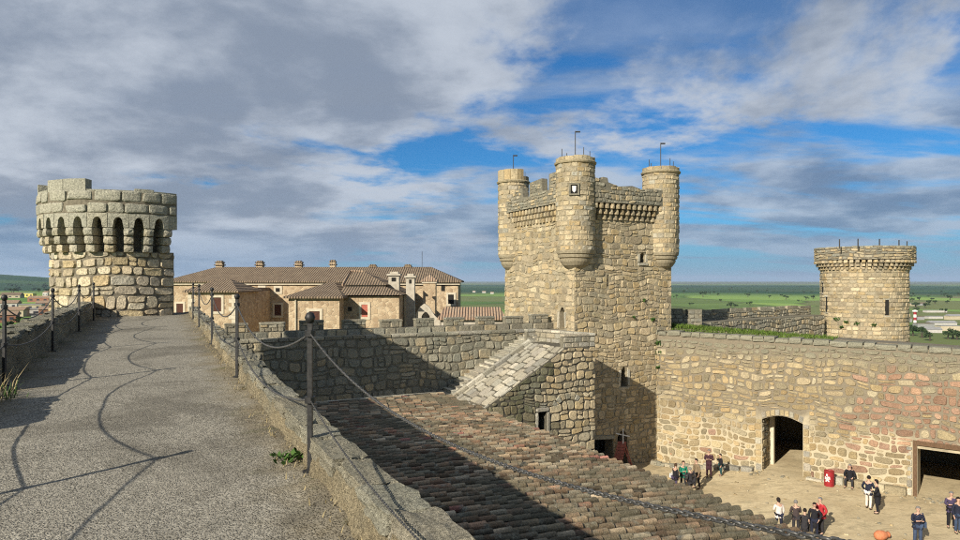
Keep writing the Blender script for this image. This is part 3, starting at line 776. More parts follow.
    for nm, o_, fn, L_ in (('parapet', outl, fp, W), ('parapet', outw, lp, D)):
        mb = MB(); mb.prism(o_, [], fn, -0.45, 0.0); pa = mb.build(nm, 'mortar_grey', root)
        pc = Pieces(); polys = []
        for p in rubble(L_, 2.2, 0.42, 0.27, r, 0.04, 0.16, 0, 0.16):
            cx = sum(q[0] for q in p) / len(p); cy = sum(q[1] for q in p) / len(p) + 6.7
            top = 99
            for i in range(1, len(o_) - 1):
                (xa, ya), (xb, yb) = o_[i], o_[i + 1]
                if min(xa, xb) - 0.01 <= cx <= max(xa, xb) + 0.01 and abs(xa - xb) > 0.1: top = min(top, ya + (yb - ya) * (cx - xa) / (xb - xa))
            mx = max(q[1] for q in p) + 6.7; x0_ = min(q[0] for q in p); x1_ = max(q[0] for q in p)
            inside = lambda xx: min([o_[i][1] + (o_[i + 1][1] - o_[i][1]) * (xx - o_[i][0]) / (o_[i + 1][0] - o_[i][0]) for i in range(2, len(o_) - 1) if abs(o_[i][0] - o_[i + 1][0]) > 0.1 and min(o_[i][0], o_[i + 1][0]) <= xx <= max(o_[i][0], o_[i + 1][0])] or [0])
            top = min(inside(x0_), inside(cx), inside(x1_))
            if 0.95 < cx < L_ - 0.95 and mx < top + 0.05: polys.append([(a, b + 6.7) for a, b in p])
        lay(pc, polys, fn, r, 0.04, PAL_GREY + PAL_WARM[:1])
        pc.finish(pa, 'stone', 'stone_grey', 'small_stones', minpx=8.0)
    # corner turrets
    for (aa, tt, R, ztop, broken, shield) in ((a0 + 0.38, t0 + 0.45, 1.24, 9.15, False, True), (a1 - 0.5, t0 + 0.5, 1.22, 9.05, False, False), (a0 + 0.45, t1 - 0.5, 1.15, 9.05, True, False)):
        c = A(aa, tt, 0); zb = 3.55
        mb = MB()
        mb.lathe((c.x, c.y), [(0.3, 2.25), (0.66 * R, 2.62), (0.80 * R, 2.86), (0.84 * R, 3.02), (0.80 * R, 3.06), (0.90 * R, 3.12), (0.93 * R, 3.28), (0.89 * R, 3.32), (0.97 * R, 3.36), (R, 3.50), (R, zb), (R, ztop)], 28)
        tu = mb.build('turret', 'mortar_warm', root)
        pc = Pieces(); W2 = 2 * math.pi * R
        fnc = cyl_fn((c.x, c.y), R, 0.0, zb, 1)
        rects = []
        back = BETA - math.pi / 2 - R_(35)
        if shield:
            us = ((back % (2 * math.pi)) * R); us = ((math.atan2(-c.y, -c.x + 0.2) - 0.06) % (2 * math.pi)) * R; rects = [(us - 0.36, us + 0.36, 7.0 - zb, 7.8 - zb)]
        lay(pc, avoid(ashlar(W2, ztop - zb, 0.27, 0.36, 0.38, 0.85, r, 0.035, 0.012, 0.1), rects), fnc, r, 0.03, PAL_WARM + PAL_SLAB[2:3])
        pc.finish(tu, 'stone', 'stone_warm', 'small_stones', minpx=8.0)
        mb = MB(); mb.lathe((c.x, c.y), [(R - 0.05, ztop - 0.1), (R + 0.10, ztop - 0.02), (R + 0.14, ztop + 0.08), (R + 0.06, ztop + 0.16), (R - 0.1, ztop + 0.18)], 28, tint=(0.36, 0.30, 0.19)); mb.build('cornice', 'stone_warm', tu, tint=True)
        # crown of the turret
        pc = Pieces(); n = 14
        for k in range(n):
            q0 = 2 * math.pi * k / n + 0.01; q1 = 2 * math.pi * (k + 1) / n - 0.01; h = r.uniform(0.17, 0.26)
            if broken: h = 0.78 if (q0 + 1.2) % (2 * math.pi) > 2.6 else 0.28
            v = []
            for z in (ztop + 0.17, ztop + 0.17 + h):
                for rr in (R - 0.3, R + 0.03):
                    for i in range(3): q = q0 + (q1 - q0) * i / 2; v.append((c.x + rr * math.cos(q), c.y + rr * math.sin(q), z + r.uniform(-.015, .015)))
            f = [(3, 4, 10, 9), (4, 5, 11, 10), (1, 0, 6, 7), (2, 1, 7, 8), (6, 9, 10, 7), (7, 10, 11, 8), (0, 3, 9, 6), (5, 2, 8, 11)]
            pc.add(v, f, pick(PAL_WARM + PAL_GREY[1:2], r))
        pc.finish(tu, 'crown_stone', 'stone_warm', 'crown', minpx=6)
        mb = MB(); mb.lathe((c.x, c.y), [(0.0, ztop + 0.2), (R - 0.1, ztop + 0.2)], 20); mb.build('cap', 'mortar_grey', tu)
        mb = MB(); top = ztop + 0.2; mb.tube([c + ZV * top, c + ZV * (top + 2.0)], 0.03, 6); mb.box(c + ZV * (top + 1.9), Vector((0.32, 0, 0)), Vector((0, 0.02, 0)), ZV * 0.1)
        mb.build('flagpole', 'iron', tu)
        for q in (0.3, 2.0, 3.6, 5.1):
            e = c + Vector((math.cos(q), math.sin(q), 0)) * (R - 0.2); mb = MB(); mb.tube([e + ZV * top, e + ZV * (top + 0.75)], 0.025, 5); mb.build('rail_rod', 'iron', tu)
        if shield:
            q = us / R; rad = Vector((math.cos(q), math.sin(q), 0)); tan = Vector((-rad.y, rad.x, 0)); o = c + rad * (R - 0.02) + ZV * 7.0
            mb = MB(); fs = lambda u, v, d: o + tan * u + ZV * v + rad * d
            mb.prism([(-0.33, 0.02), (0.33, 0.02), (0.33, 0.78), (-0.33, 0.78)], [[(-0.22, 0.12), (0.22, 0.12), (0.22, 0.68), (-0.22, 0.68)]], fs, -0.05, 0.10); fr = mb.build('shield_frame', 'mortar_grey', tu)
            mb = MB(); mb.prism([(-0.22, 0.12), (0.22, 0.12), (0.22, 0.68), (-0.22, 0.68)], [], fs, -0.04, 0.03); mb.build('panel', 'dark', fr)
            mb = MB(); mb.prism([(-0.11, 0.3), (0, 0.18), (0.11, 0.3), (0.12, 0.6), (-0.12, 0.6)], [], fs, 0.0, 0.09); mb.build('coat_of_arms', 'white_paint', fr)
    # plants rooted in the masonry
    for (u, z, rad, n) in ((6.9, -3.3, 0.32, 70), (6.85, -4.3, 0.26, 60), (6.75, -2.6, 0.3, 60), (6.3, -1.0, 0.22, 30), (5.6, 0.3, 0.2, 26), (6.9, 5.0, 0.3, 40), (4.7, -0.8, 0.14, 14)):
        leaf_mesh('wall_plant', [(ff(u, z, 0.12), rad)], n, 0.09, 'leaf', root, r)
keep_tower()

# ---------------------------------------------------------------- gate wall on the right of the courtyard
GO = Vector((12.15, 45.3, 0)); GU = Vector((0.787, -0.6176, 0)).normalized(); GN = Vector((-0.6176, -0.787, 0)).normalized()
fg = plane_fn(GO, GU, GN)
def gtop(u): return -1.93 - 0.012 * u
def gate_wall():
    r = random.Random(8); L_ = 24.0
    root = thing('gate_wall', 'long rubble courtyard wall with arched gateway and timber framed doorway', 'wall', fg(10, -10.9, -1))
    g1 = arch(6.86, 9.2, -10.85, -6.98, -6.66, 10); g2 = [(14.95, -10.85), (19.2, -10.85), (19.2, -7.55), (14.95, -7.55)]
    mb = MB(); mb.prism([(-1.5, -12), (L_, -12), (L_, gtop(L_)), (-1.5, gtop(-1.5))], [g1, g2], fg, -1.7, 0); mb.build('body', 'mortar_gate', root)
    pc = Pieces()
    polys = [[(a - 0.05, b - 10.95) for a, b in p] for p in rubble(L_, 8.6, 0.58, 0.39, r, 0.06, 0.16, 0, 0.16)]
    def tf(u, v, r):
        red = ss(u, 10.6, 13.6) * ss(v, -8.8, -7.4) * ss(-v, 2.9, 4.6) * 0.75 + 0.06 * (v < -8)
        return pick(PAL_RED, r) if r.random() < red else pick(PAL_GATE, r)
    lay(pc, avoid(polys, [(6.5, 9.55, -11, -6.2), (14.65, 19.5, -11, -7.2)]), fg, r, 0.05, inset=0.88, tintf=tf)
    # dressed stones of the arch and the doorway
    y = -10.6
    while y < -7.2:
        h = r.uniform(0.34, 0.5)
        for x0, x1 in ((6.52, 6.85), (9.21, 9.55)): lay(pc, chunk(x0 - r.uniform(0, .12) * (x0 < 7), x1 + r.uniform(0, .12) * (x0 > 7), y, min(y + h, -7.0)), fg, r, 0.05, PAL_SLAB[2:] + PAL_GATE[:2])
        if y < -7.7:
            lay(pc, chunk(14.5 - r.uniform(0, .1), 14.72, y, min(y + h, -7.5)), fg, r, 0.05, PAL_SLAB)
        y += h
    for i in range(9):
        k0, k1 = i / 9 + 0.008, (i + 1) / 9 - 0.008; q = []
        for k, o in ((k0, 0), (k1, 0), (k1, 0.36), (k0, 0.36)): q.append((6.86 + 2.34 * k - (0.5 - k) * o * 0.4, -6.98 + 0.32 * math.sin(math.pi * k) + o + 0.03))
        lay(pc, [q], fg, r, 0.05, PAL_SLAB[2:] + PAL_GATE[:2])
    pc.finish(root, 'stone', 'stone_gate', 'small_stones', minpx=8.5)
    # coping: pale flat stones, top of the wall
    pc = Pieces(); u = -0.6
    while u < L_ - 0.3:
        l = r.uniform(0.5, 1.05); h = r.uniform(0.24, 0.36); z = gtop(u) - 0.16
        lump(pc, fg(u + l / 2, z + h / 2, -0.42), GU * (l / 2 - 0.02), GN * 0.52, ZV * h / 2, r, pick(PAL_SLAB + PAL_GREY, r), n=3, rough=0.08, sq=0.16); u += l
    pc.finish(root, 'coping_stone', 'stone_gate', 'far_coping', minpx=6)
    mb = MB(); mb.prism([(-1.5, -2.4), (L_, -2.4), (L_, gtop(L_) - 0.02), (-1.5, gtop(0) + 0.25)], [], fg, -3.4, -1.702); mb.build('earth_fill', 'mortar_dark', root)
    # jamb post inside the arch, chambers behind the two openings
    mb = MB(); mb.prism([(6.87, -10.8), (7.12, -10.8), (7.12, -7.1), (6.87, -7.0)], [], fg, -2.0, -1.71); mb.build('jamb', 'quoin', root)
    pc = Pieces(); fj = lambda u, v, d: fg(6.86 + d, v, -u)
    lay(pc, [[(a + 0.1, b - 10.6) for a, b in p] for p in rubble(1.5, 3.5, 0.5, 0.36, r, 0.06, 0.16, 0, 0.16)], fj, r, 0.04, PAL_GREY + PAL_GATE)
    pc.finish(root, 'jamb_stone', 'stone_gate', 'jamb_stones', minpx=8)
    for nm, u0, u1 in (('passage', 5.6, 11.2), ('passage', 13.8, 20.6)):
        mb = MB()
        mb.prism([(u0, -6.35), (u1, -6.35), (u1, -6.1), (u0, -6.1)], [], fg, -9.0, -1.703)
        mb.prism([(u0, -11.2), (u1, -11.2), (u1, -6.36), (u0, -6.36)], [], fg, -9.0, -8.8)
        for e in (u0, u1 - 0.2): mb.prism([(e, -11.2), (e + 0.2, -11.2), (e + 0.2, -6.36), (e, -6.36)], [], fg, -8.79, -1.703)
        mb.build(nm, 'mortar_grey', root)
    fr = None
    for (x0, x1, y0, y1) in ((14.74, 14.94, -10.6, -7.36), (19.21, 19.42, -10.6, -7.36), (14.74, 19.42, -7.355, -7.12)):
        mb = MB(); mb.prism([(x0, y0), (x1, y0), (x1, y1), (x0, y1)], [], fg, -0.4, 0.12); mb.build('door_frame', 'wood', root)
def chunk(x0, x1, y0, y1): g = 0.015; return [chaikin([(x0 + g, y0 + g), (x1 - g, y0 + g), (x1 - g, y1 - g), (x0 + g, y1 - g)], 0.12)]
gate_wall()
def turf():
    r = random.Random(31); pts = []
    for _ in range(5200):
        u = r.random() ** 1.4 * 11 - 0.4; d = -r.uniform(1.0, 3.3); k = ss(u, 10.5, 4)
        pts.append(fg(u, gtop(u) + 0.02 + (0.25 if d < -1.7 else 0.0) * max(0, 1 - u / 10), d))
    o = blades('turf', pts, 0.08, 0.30, 0.03, 'grass', None, r); tag(o, 'strip of green grass growing along top of the gate wall', 'grass', kind='stuff')
turf()

# ---------------------------------------------------------------- back wall with merlons
def back_wall():
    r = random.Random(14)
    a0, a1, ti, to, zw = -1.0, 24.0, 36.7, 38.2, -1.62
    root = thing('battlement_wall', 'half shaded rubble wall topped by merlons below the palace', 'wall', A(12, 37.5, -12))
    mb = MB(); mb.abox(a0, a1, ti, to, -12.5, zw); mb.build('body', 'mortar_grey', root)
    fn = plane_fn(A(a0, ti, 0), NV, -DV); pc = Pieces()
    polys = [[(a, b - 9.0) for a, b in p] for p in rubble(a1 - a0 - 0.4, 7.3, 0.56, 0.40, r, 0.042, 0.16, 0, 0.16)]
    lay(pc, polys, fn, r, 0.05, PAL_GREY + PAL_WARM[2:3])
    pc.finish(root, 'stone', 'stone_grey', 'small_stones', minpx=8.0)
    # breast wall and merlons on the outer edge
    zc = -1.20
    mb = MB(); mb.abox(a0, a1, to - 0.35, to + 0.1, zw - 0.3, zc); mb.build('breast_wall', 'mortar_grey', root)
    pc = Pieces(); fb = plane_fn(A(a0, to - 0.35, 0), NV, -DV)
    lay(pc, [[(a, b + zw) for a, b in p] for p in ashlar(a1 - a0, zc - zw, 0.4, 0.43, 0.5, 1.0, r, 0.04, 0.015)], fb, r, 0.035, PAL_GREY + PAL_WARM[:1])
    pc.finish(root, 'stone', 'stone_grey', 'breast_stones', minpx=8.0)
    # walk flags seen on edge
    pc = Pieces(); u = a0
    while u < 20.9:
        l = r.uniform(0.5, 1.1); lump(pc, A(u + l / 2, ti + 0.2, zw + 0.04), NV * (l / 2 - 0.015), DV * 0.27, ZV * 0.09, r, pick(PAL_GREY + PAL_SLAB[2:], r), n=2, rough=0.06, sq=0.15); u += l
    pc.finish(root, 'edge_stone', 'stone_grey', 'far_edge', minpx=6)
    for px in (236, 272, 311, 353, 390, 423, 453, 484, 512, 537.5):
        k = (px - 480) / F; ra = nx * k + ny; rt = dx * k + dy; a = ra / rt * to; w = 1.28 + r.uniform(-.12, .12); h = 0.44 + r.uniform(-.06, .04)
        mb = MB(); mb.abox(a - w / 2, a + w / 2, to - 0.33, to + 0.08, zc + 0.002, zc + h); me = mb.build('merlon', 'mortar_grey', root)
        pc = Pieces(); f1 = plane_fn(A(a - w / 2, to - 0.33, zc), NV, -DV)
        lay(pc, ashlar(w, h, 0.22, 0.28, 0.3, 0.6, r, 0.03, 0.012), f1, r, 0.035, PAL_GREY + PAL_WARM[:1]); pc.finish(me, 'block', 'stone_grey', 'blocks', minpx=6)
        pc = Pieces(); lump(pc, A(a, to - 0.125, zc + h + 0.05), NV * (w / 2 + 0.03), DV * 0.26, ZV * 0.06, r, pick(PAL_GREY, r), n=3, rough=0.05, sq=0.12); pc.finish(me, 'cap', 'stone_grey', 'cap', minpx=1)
back_wall()

# ---------------------------------------------------------------- stair block in front of the keep
def stair_block():
    r = random.Random(17)
    root = thing('stair_block', 'stone stair building with broad sloping paved flank and small dark door', 'stairs', A(18, 33, -11))
    T0 = 31.25; aL, aT, aR = 12.4, 20.56, 22.6; sl = 0.595; zt = -2.17
    zs = lambda a: zt - sl * (aT - a)
    ff = plane_fn(A(0, T0, 0), NV, -DV)
    door = [(18.83, -7.1), (19.33, -7.1), (19.33, -5.64), (18.83, -5.64)]
    # front wall carries the sloping flank
    fr = [(aL, -11.5), (aR, -11.5), (aR, zt + 0.02), (aT, zt + 0.02), (aL, zs(aL))]
    mb = MB(); mb.prism(fr, [door], ff, -0.7, 0); mb.build('front_wall', 'joint_dark', root)
    mb = MB(); mb.prism([(aL, -11.5), (aR - 0.35, -11.5), (aR - 0.35, zt + 0.01), (aT, zt + 0.01), (aL, zs(aL) - 0.005)], [], ff, -3.75, -0.702); mb.build('core', 'joint_dark', root)
    mb = MB(); mb.prism([(18.78, -7.15), (19.4, -7.15), (19.4, -5.6), (18.78, -5.6)], [], ff, -0.70, -0.62); mb.build('door', 'dark', root)
    # right side wall, and the mass behind up to the keep
    mb = MB(); P = [(22.6, 31.95), (22.0, 34.0), (21.3, 36.7)]
    mb.prism([(22.25, 31.95), (22.598, 31.951), (21.7, 36.69), (21.0, 36.69)], [], lambda x, y, d: A(x, y, d), -11.5, zt + 0.005); mb.build('side_wall', 'mortar_grey', root)
    mb = MB(); mb.prism([(21.2, 35.45), (23.99, 35.45), (23.99, 36.69), (21.2, 36.69)], [], lambda x, y, d: A(x, y, d), -4.2, -1.63); mb.build('bridge', 'mortar_grey', root)
    pc = Pieces()
    bl = random.Random(2)
    rb = [[(a + aL, b - 9.6) for a, b in p] for p in rubble(aR - aL, 8.2, 0.54, 0.38, r, 0.04, 0.16, 0, 0.16)]
    keep = []
    for p in rb:
        p2 = clip(p, -sl, 1, zs(0) - 0.06)      # below the slope
        p2 = clip(p2, 0, 1, zt - 0.02) if len(p2) > 2 else []
        if len(p2) > 2 and area(p2) > 0.025: keep.append(p2)
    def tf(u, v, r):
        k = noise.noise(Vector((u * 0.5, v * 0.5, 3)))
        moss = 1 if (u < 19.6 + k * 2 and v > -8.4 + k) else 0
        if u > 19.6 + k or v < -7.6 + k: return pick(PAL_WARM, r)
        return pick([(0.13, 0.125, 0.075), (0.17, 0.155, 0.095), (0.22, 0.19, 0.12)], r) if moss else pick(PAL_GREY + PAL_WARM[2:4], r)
    lay(pc, avoid(keep, [(18.61, 19.55, -7.15, -5.39)]), ff, r, 0.05, tintf=tf)
    for (x0, x1, y0, y1) in ((18.62, 18.81, -7.1, -5.63), (19.35, 19.54, -7.1, -5.63), (18.62, 19.54, -5.62, -5.39)): lay(pc, chunk(x0, x1, y0, y1), ff, r, 0.075, PAL_SLAB)
    # ghost of a walled-up arch
    for i in range(7):
        k0, k1 = i / 7, (i + 1) / 7 - 0.02; q = []
        for k, o in ((k0, 0), (k1, 0), (k1, 0.34), (k0, 0.34)):
            an = math.pi * (0.86 - 0.72 * k); q.append((20.75 + (0.86 + o) * math.cos(an), -5.75 + (0.72 + o) * math.sin(an)))
        lay(pc, [q], ff, r, 0.085, PAL_SLAB[2:] + PAL_WARM[:1])
    pc.finish(root, 'stone', 'stone_grey', 'small_stones', minpx=8)
    # the sloping flank, paved in rows of squared blocks
    un = (NV + ZV * sl).normalized(); nn = (-NV * sl + ZV).normalized(); SLn = (aT - aL) * math.sqrt(1 + sl * sl)
    base = A(aL, T0, zs(aL)); fs = lambda u, v, d: base + un * u + DV * v + nn * d
    polys = []; y = 0.0
    rows = (0.22, 0.66, 0.60, 0.66, 0.60, 0.56, 0.40)
    for rh in rows:
        for p in ashlar(SLn, rh, rh, rh, 0.45, 1.0, r, 0.085, 0.016, 0.08): polys.append([(a, b + y - 0.05) for a, b in p])
        y += rh
    pc = Pieces(); lay(pc, polys, fs, r, 0.05, PAL_SLAB, inset=0.93); pc.finish(root, 'paving_block', 'stone_slab', 'far_paving', minpx=7)
    # kerb along the far side of the flank
    pc = Pieces(); u = 0.0
    while u < SLn - 0.1:
        l = min(r.uniform(0.7, 1.3), SLn - u); lump(pc, fs(u + l / 2, y + 0.10, 0.10), un * (l / 2 - 0.01), DV * 0.15, nn * 0.13, r, pick(PAL_SLAB, r), n=2, rough=0.04, sq=0.1); u += l
    pc.finish(root, 'kerb_stone', 'stone_slab', 'far_kerb', minpx=6)
    # steps
    n = 22; z1 = -1.80; rise = 0.19; run = rise / 0.55
    for i in range(n):
        zz = z1 - i * rise; a_hi = 21.3 - i * run
        mb = MB(); mb.abox(a_hi - run, a_hi + 0.02, 35.32, 36.69, zz - 0.55, zz, pick(PAL_SLAB, r)); o = mb.build('step', 'stone_slab', root, tint=True)
        mb = MB(); mb.abox(a_hi - run - 0.04, a_hi - 0.02, 35.31, 36.685, zz + 0.003, zz + 0.05, pick(PAL_SLAB, r)); mb.build('tread', 'stone_slab', o, tint=True)
    # landing parapets with coping
    for q0, q1 in (((20.45, 31.42), (22.6, 31.42)), ((22.42, 31.62), (21.3, 35.6)), ((20.55, 35.65), (21.42, 35.65))):
        p0 = A(*q0, 0); p1 = A(*q1, 0); e = (p1 - p0); l = e.length; e.normalize(); w = ZV.cross(e)
        mb = MB(); mb.box(p0 - w * 0.16 + ZV * (zt - 0.1), e * l, w * 0.32, ZV * 0.72); pp = mb.build('landing_parapet', 'mortar_grey', root)
        pc = Pieces(); f1 = lambda u, v, d: p0 + e * u + ZV * (zt + v) - w * (0.16 + d)
        f2 = lambda u, v, d: p0 + e * (l - u) + ZV * (zt + v) + w * (0.16 + d)
        for f_ in (f1, f2): lay(pc, ashlar(l, 0.60, 0.26, 0.32, 0.4, 0.8, r, 0.035, 0.012), f_, r, 0.03, PAL_SLAB[2:] + PAL_GREY[1:])
        u = 0
        while u < l - 0.05:
            s = min(r.uniform(0.6, 1.0), l - u); lump(pc, p0 + e * (u + s / 2) + ZV * (zt + 0.70), e * (s / 2 - 0.008), w * 0.21, ZV * 0.07, r, pick(PAL_SLAB, r), n=2, rough=0.03, sq=0.08); u += s
        pc.finish(pp, 'stone', 'stone_slab', 'small_stones', minpx=7)
stair_block()

# ---------------------------------------------------------------- tiled roof below the walk
def tiled_roof():
    r = random.Random(23)
    zr = lambda a: -2.14 - 0.12 * a
    aE = 11.17; tv = lambda a: 23.3 + (a - 5.29) * 0.68; t_near = 5.0
    root = thing('lean_to_building', 'weathered barrel tiled lean-to roof against the walk, red tiles among mossy ones', 'building', A(6, 15, -10.7))
    mb = MB(); mb.prism([(1.40, t_near), (aE - 0.1, t_near), (aE - 0.1, tv(aE) - 0.05), (1.40, tv(1.40) - 0.05)], [], lambda a, t, d: A(a, t, zr(a) + d), -0.25, -0.02); mb.build('roof_bed', 'tile_bed', root)
    mb = MB(); mb.abox(aE - 0.75, aE - 0.35, t_near, 26.6, -11.2, zr(aE) - 0.2); mb.build('courtyard_wall', 'wall_rubble_far', root)
    P0, P1 = A(1.5, tv(1.5) - 0.4, 0), A(aE - 0.4, tv(aE - 0.4) - 0.4, 0)
    mb = MB(); e = P1 - P0; w = ZV.cross(e.normalized()); z0 = -11.2
    mb.add([P0 + ZV * z0, P1 + ZV * z0, P1 + ZV * (zr(aE - .4) - 0.26), P0 + ZV * (zr(1.5) - 0.26)] + [q - w * 0.4 for q in (P0 + ZV * z0, P1 + ZV * z0, P1 + ZV * (zr(aE - .4) - 0.26), P0 + ZV * (zr(1.5) - 0.26))],
           [(0, 1, 2, 3), (7, 6, 5, 4), (0, 4, 5, 1), (1, 5, 6, 2), (2, 6, 7, 3), (3, 7, 4, 0)]); mb.build('gable_wall', 'wall_rubble_far', root)
    PT = [(0.224, 0.149, 0.087), (0.288, 0.195, 0.116), (0.181, 0.135, 0.082), (0.320, 0.225, 0.135), (0.374, 0.265, 0.154), (0.256, 0.200, 0.121), (0.427, 0.330, 0.212), (0.299, 0.179, 0.106), (0.213, 0.175, 0.111), (0.352, 0.285, 0.184)]
    PR = [(0.33, 0.165, 0.10), (0.36, 0.21, 0.12), (0.40, 0.26, 0.14), (0.32, 0.14, 0.10)]
    sv = (NV + ZV * -0.12).normalized(); nn = (NV * 0.12 + ZV).normalized(); k_ = math.sqrt(1 + 0.12 ** 2)
    cover = Pieces(); pan = Pieces(); expo = 0.36; sp = 0.295; t = t_near; NS = 6
    while t < 27.6:
        a_s = 1.42
        if t > tv(1.42): a_s = 5.29 + (t - 23.3) / 0.68
        off = r.uniform(0, expo); a = a_s; first = True
        row_j = r.uniform(-.015, .015)
        while a < aE:
            for kind in (0, 1):
                tt = t + row_j + (sp / 2 if kind else 0) + r.uniform(-.014, .014); L_ = 0.47; R0 = 0.080 * r.uniform(0.9, 1.1); R1 = R0 * 1.22
                aa = a + (r.uniform(-.025, .025) if r.random() < .93 else r.uniform(-.03, .13)); tw = r.uniform(-0.035, 0.035) if r.random() < .93 else r.uniform(-.12, .12); lift = r.uniform(0, 0.025) + 0.03 * noise.noise(Vector((a, t, 0)) * 0.5)
                o = A(aa, tt, zr(aa))
                ax = (sv + DV * tw).normalized(); sd = (DV - sv * tw).normalized(); v = []; f = []
                if kind == 0:      # cover tile, wider at the lower end
                    hz0, hz1 = 0.075 + lift, 0.105 + lift
                    for (q, rr, hz, th_) in ((0, R0, hz0, 0), (L_, R1, hz1, 0), (L_, R1 - 0.022, hz1, 0)):
                        for i in range(NS + 1):
                            an = math.pi * i / NS; v.append(o + ax * q + sd * (math.cos(an) * rr) + nn * (hz - 0.05 + math.sin(an) * rr))
                    m = NS + 1
                    for i in range(NS): f += [(i, i + m, i + m + 1, i + 1), (i + m, i + 2 * m, i + 2 * m + 1, i + m + 1)]
                else:
                    for (q, rr, hz) in ((0, R1, 0.05), (L_, R0, 0.03)):
                        for i in range(5):
                            an = math.pi * i / 4; v.append(o + ax * q + sd * (math.cos(an) * rr) + nn * (hz + 0.03 - math.sin(an) * rr * 0.8))
                    for i in range(4): f.append((i, i + 1, i + 6, i + 5))
                rowk = 0.85 + 0.3 * noise.noise(Vector((0, t * 3.1, 7))) 
                c = pick(PR, r) if r.random() < (0.055 if kind == 0 else 0.03) else pick(PT, r)
                kk = rowk * 0.96 * r.choice((0.5, 0.75, 0.9, 1.0, 1.15, 1.4)); c = tuple(x * kk for x in c)
                if kind == 0:     # paler along the crest, darker towards the two lower edges
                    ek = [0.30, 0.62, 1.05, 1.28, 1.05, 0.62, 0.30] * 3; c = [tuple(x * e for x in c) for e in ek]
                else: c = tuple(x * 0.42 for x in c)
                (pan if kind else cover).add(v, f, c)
            a += expo / k_
        t += sp
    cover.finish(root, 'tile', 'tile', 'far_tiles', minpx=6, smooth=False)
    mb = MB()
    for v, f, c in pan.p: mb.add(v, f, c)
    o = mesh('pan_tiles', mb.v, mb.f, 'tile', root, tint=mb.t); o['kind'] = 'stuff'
    # mortared edge along the far side
    pc = Pieces(); a = 1.45
    while a < aE - 0.1:
        l = r.uniform(0.4, 0.7); l = min(l, aE - a); q0 = A(a, tv(a), zr(a)); q1 = A(a + l, tv(a + l), zr(a + l)); e = (q1 - q0); w = ZV.cross(e).normalized()
        lump(pc, (q0 + q1) / 2 + ZV * 0.05, e / 2 * 0.98, w * 0.13, ZV * 0.09, r, pick(PAL_SLAB[2:] + PAL_GREY, r), n=2, rough=0.06, sq=0.15); a += l
    pc.finish(root, 'verge_stone', 'stone_slab', 'far_verge', minpx=5)
tiled_roof()

# ---------------------------------------------------------------- outer curtain wall and east tower
def outer_wall():
    r = random.Random(41)
    P0 = Vector((15.6, 49.6, 0)); P1 = Vector((31.9, 61.2, 0)); e = (P1 - P0); L_ = e.length; e.normalize(); w = Vector((-e.y, e.x, 0))
    root = thing('outer_wall', 'low crenellated outer wall running from keep to the east tower', 'wall', P0 + e * L_ / 2 + ZV * -13)
    root['kind'] = 'thing'
    mb = MB(); mb.box(P0 + ZV * -13, e * L_, w * 1.6, ZV * 11.45); mb.build('body', 'mortar_grey', root)
    fn = lambda u, v, d: P0 + e * u + ZV * v - w * d
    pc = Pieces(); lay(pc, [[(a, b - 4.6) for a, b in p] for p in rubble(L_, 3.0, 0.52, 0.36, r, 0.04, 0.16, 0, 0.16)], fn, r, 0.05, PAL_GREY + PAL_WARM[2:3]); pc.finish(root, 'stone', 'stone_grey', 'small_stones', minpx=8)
    fo = lambda u, v, d: P0 + e * u + ZV * v + w * (1.25 - d)
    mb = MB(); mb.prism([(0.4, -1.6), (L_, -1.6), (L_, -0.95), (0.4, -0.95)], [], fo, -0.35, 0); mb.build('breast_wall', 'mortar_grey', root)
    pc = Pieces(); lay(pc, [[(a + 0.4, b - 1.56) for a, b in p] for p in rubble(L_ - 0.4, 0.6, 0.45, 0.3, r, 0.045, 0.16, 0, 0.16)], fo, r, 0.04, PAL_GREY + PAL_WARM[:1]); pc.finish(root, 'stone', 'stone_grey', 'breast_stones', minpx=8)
    u = 0.9
    while u < L_ - 0.6:
        l = 1.75 + r.uniform(-.15, .15); h = 0.24 + r.uniform(-.04, .04); mb = MB()
        for i, (s0, s1) in enumerate(((0, .48), (.5, 1.0))): mb.prism([(u + l * s0, -0.947), (u + l * s1, -0.947), (u + l * s1, -0.947 + h + r.uniform(-.03, .03)), (u + l * s0, -0.947 + h)], [], fo, -0.33, -0.01, pick(PAL_GREY + PAL_WARM[:1], r))
        mb.build('merlon', 'stone_grey', root, tint=True); u += l + 0.42
    # two dark merlons by the keep
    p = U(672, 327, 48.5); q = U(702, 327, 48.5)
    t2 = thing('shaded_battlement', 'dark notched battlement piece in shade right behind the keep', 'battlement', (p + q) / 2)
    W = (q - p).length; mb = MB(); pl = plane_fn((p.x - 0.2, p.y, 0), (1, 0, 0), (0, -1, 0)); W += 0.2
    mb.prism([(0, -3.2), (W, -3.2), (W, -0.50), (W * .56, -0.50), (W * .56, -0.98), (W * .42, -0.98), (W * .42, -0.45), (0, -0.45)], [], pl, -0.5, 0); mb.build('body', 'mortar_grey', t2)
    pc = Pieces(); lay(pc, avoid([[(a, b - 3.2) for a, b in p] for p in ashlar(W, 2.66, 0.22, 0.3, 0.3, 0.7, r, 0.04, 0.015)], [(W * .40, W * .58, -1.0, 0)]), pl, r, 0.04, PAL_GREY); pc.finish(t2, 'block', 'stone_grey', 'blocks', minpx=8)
outer_wall()
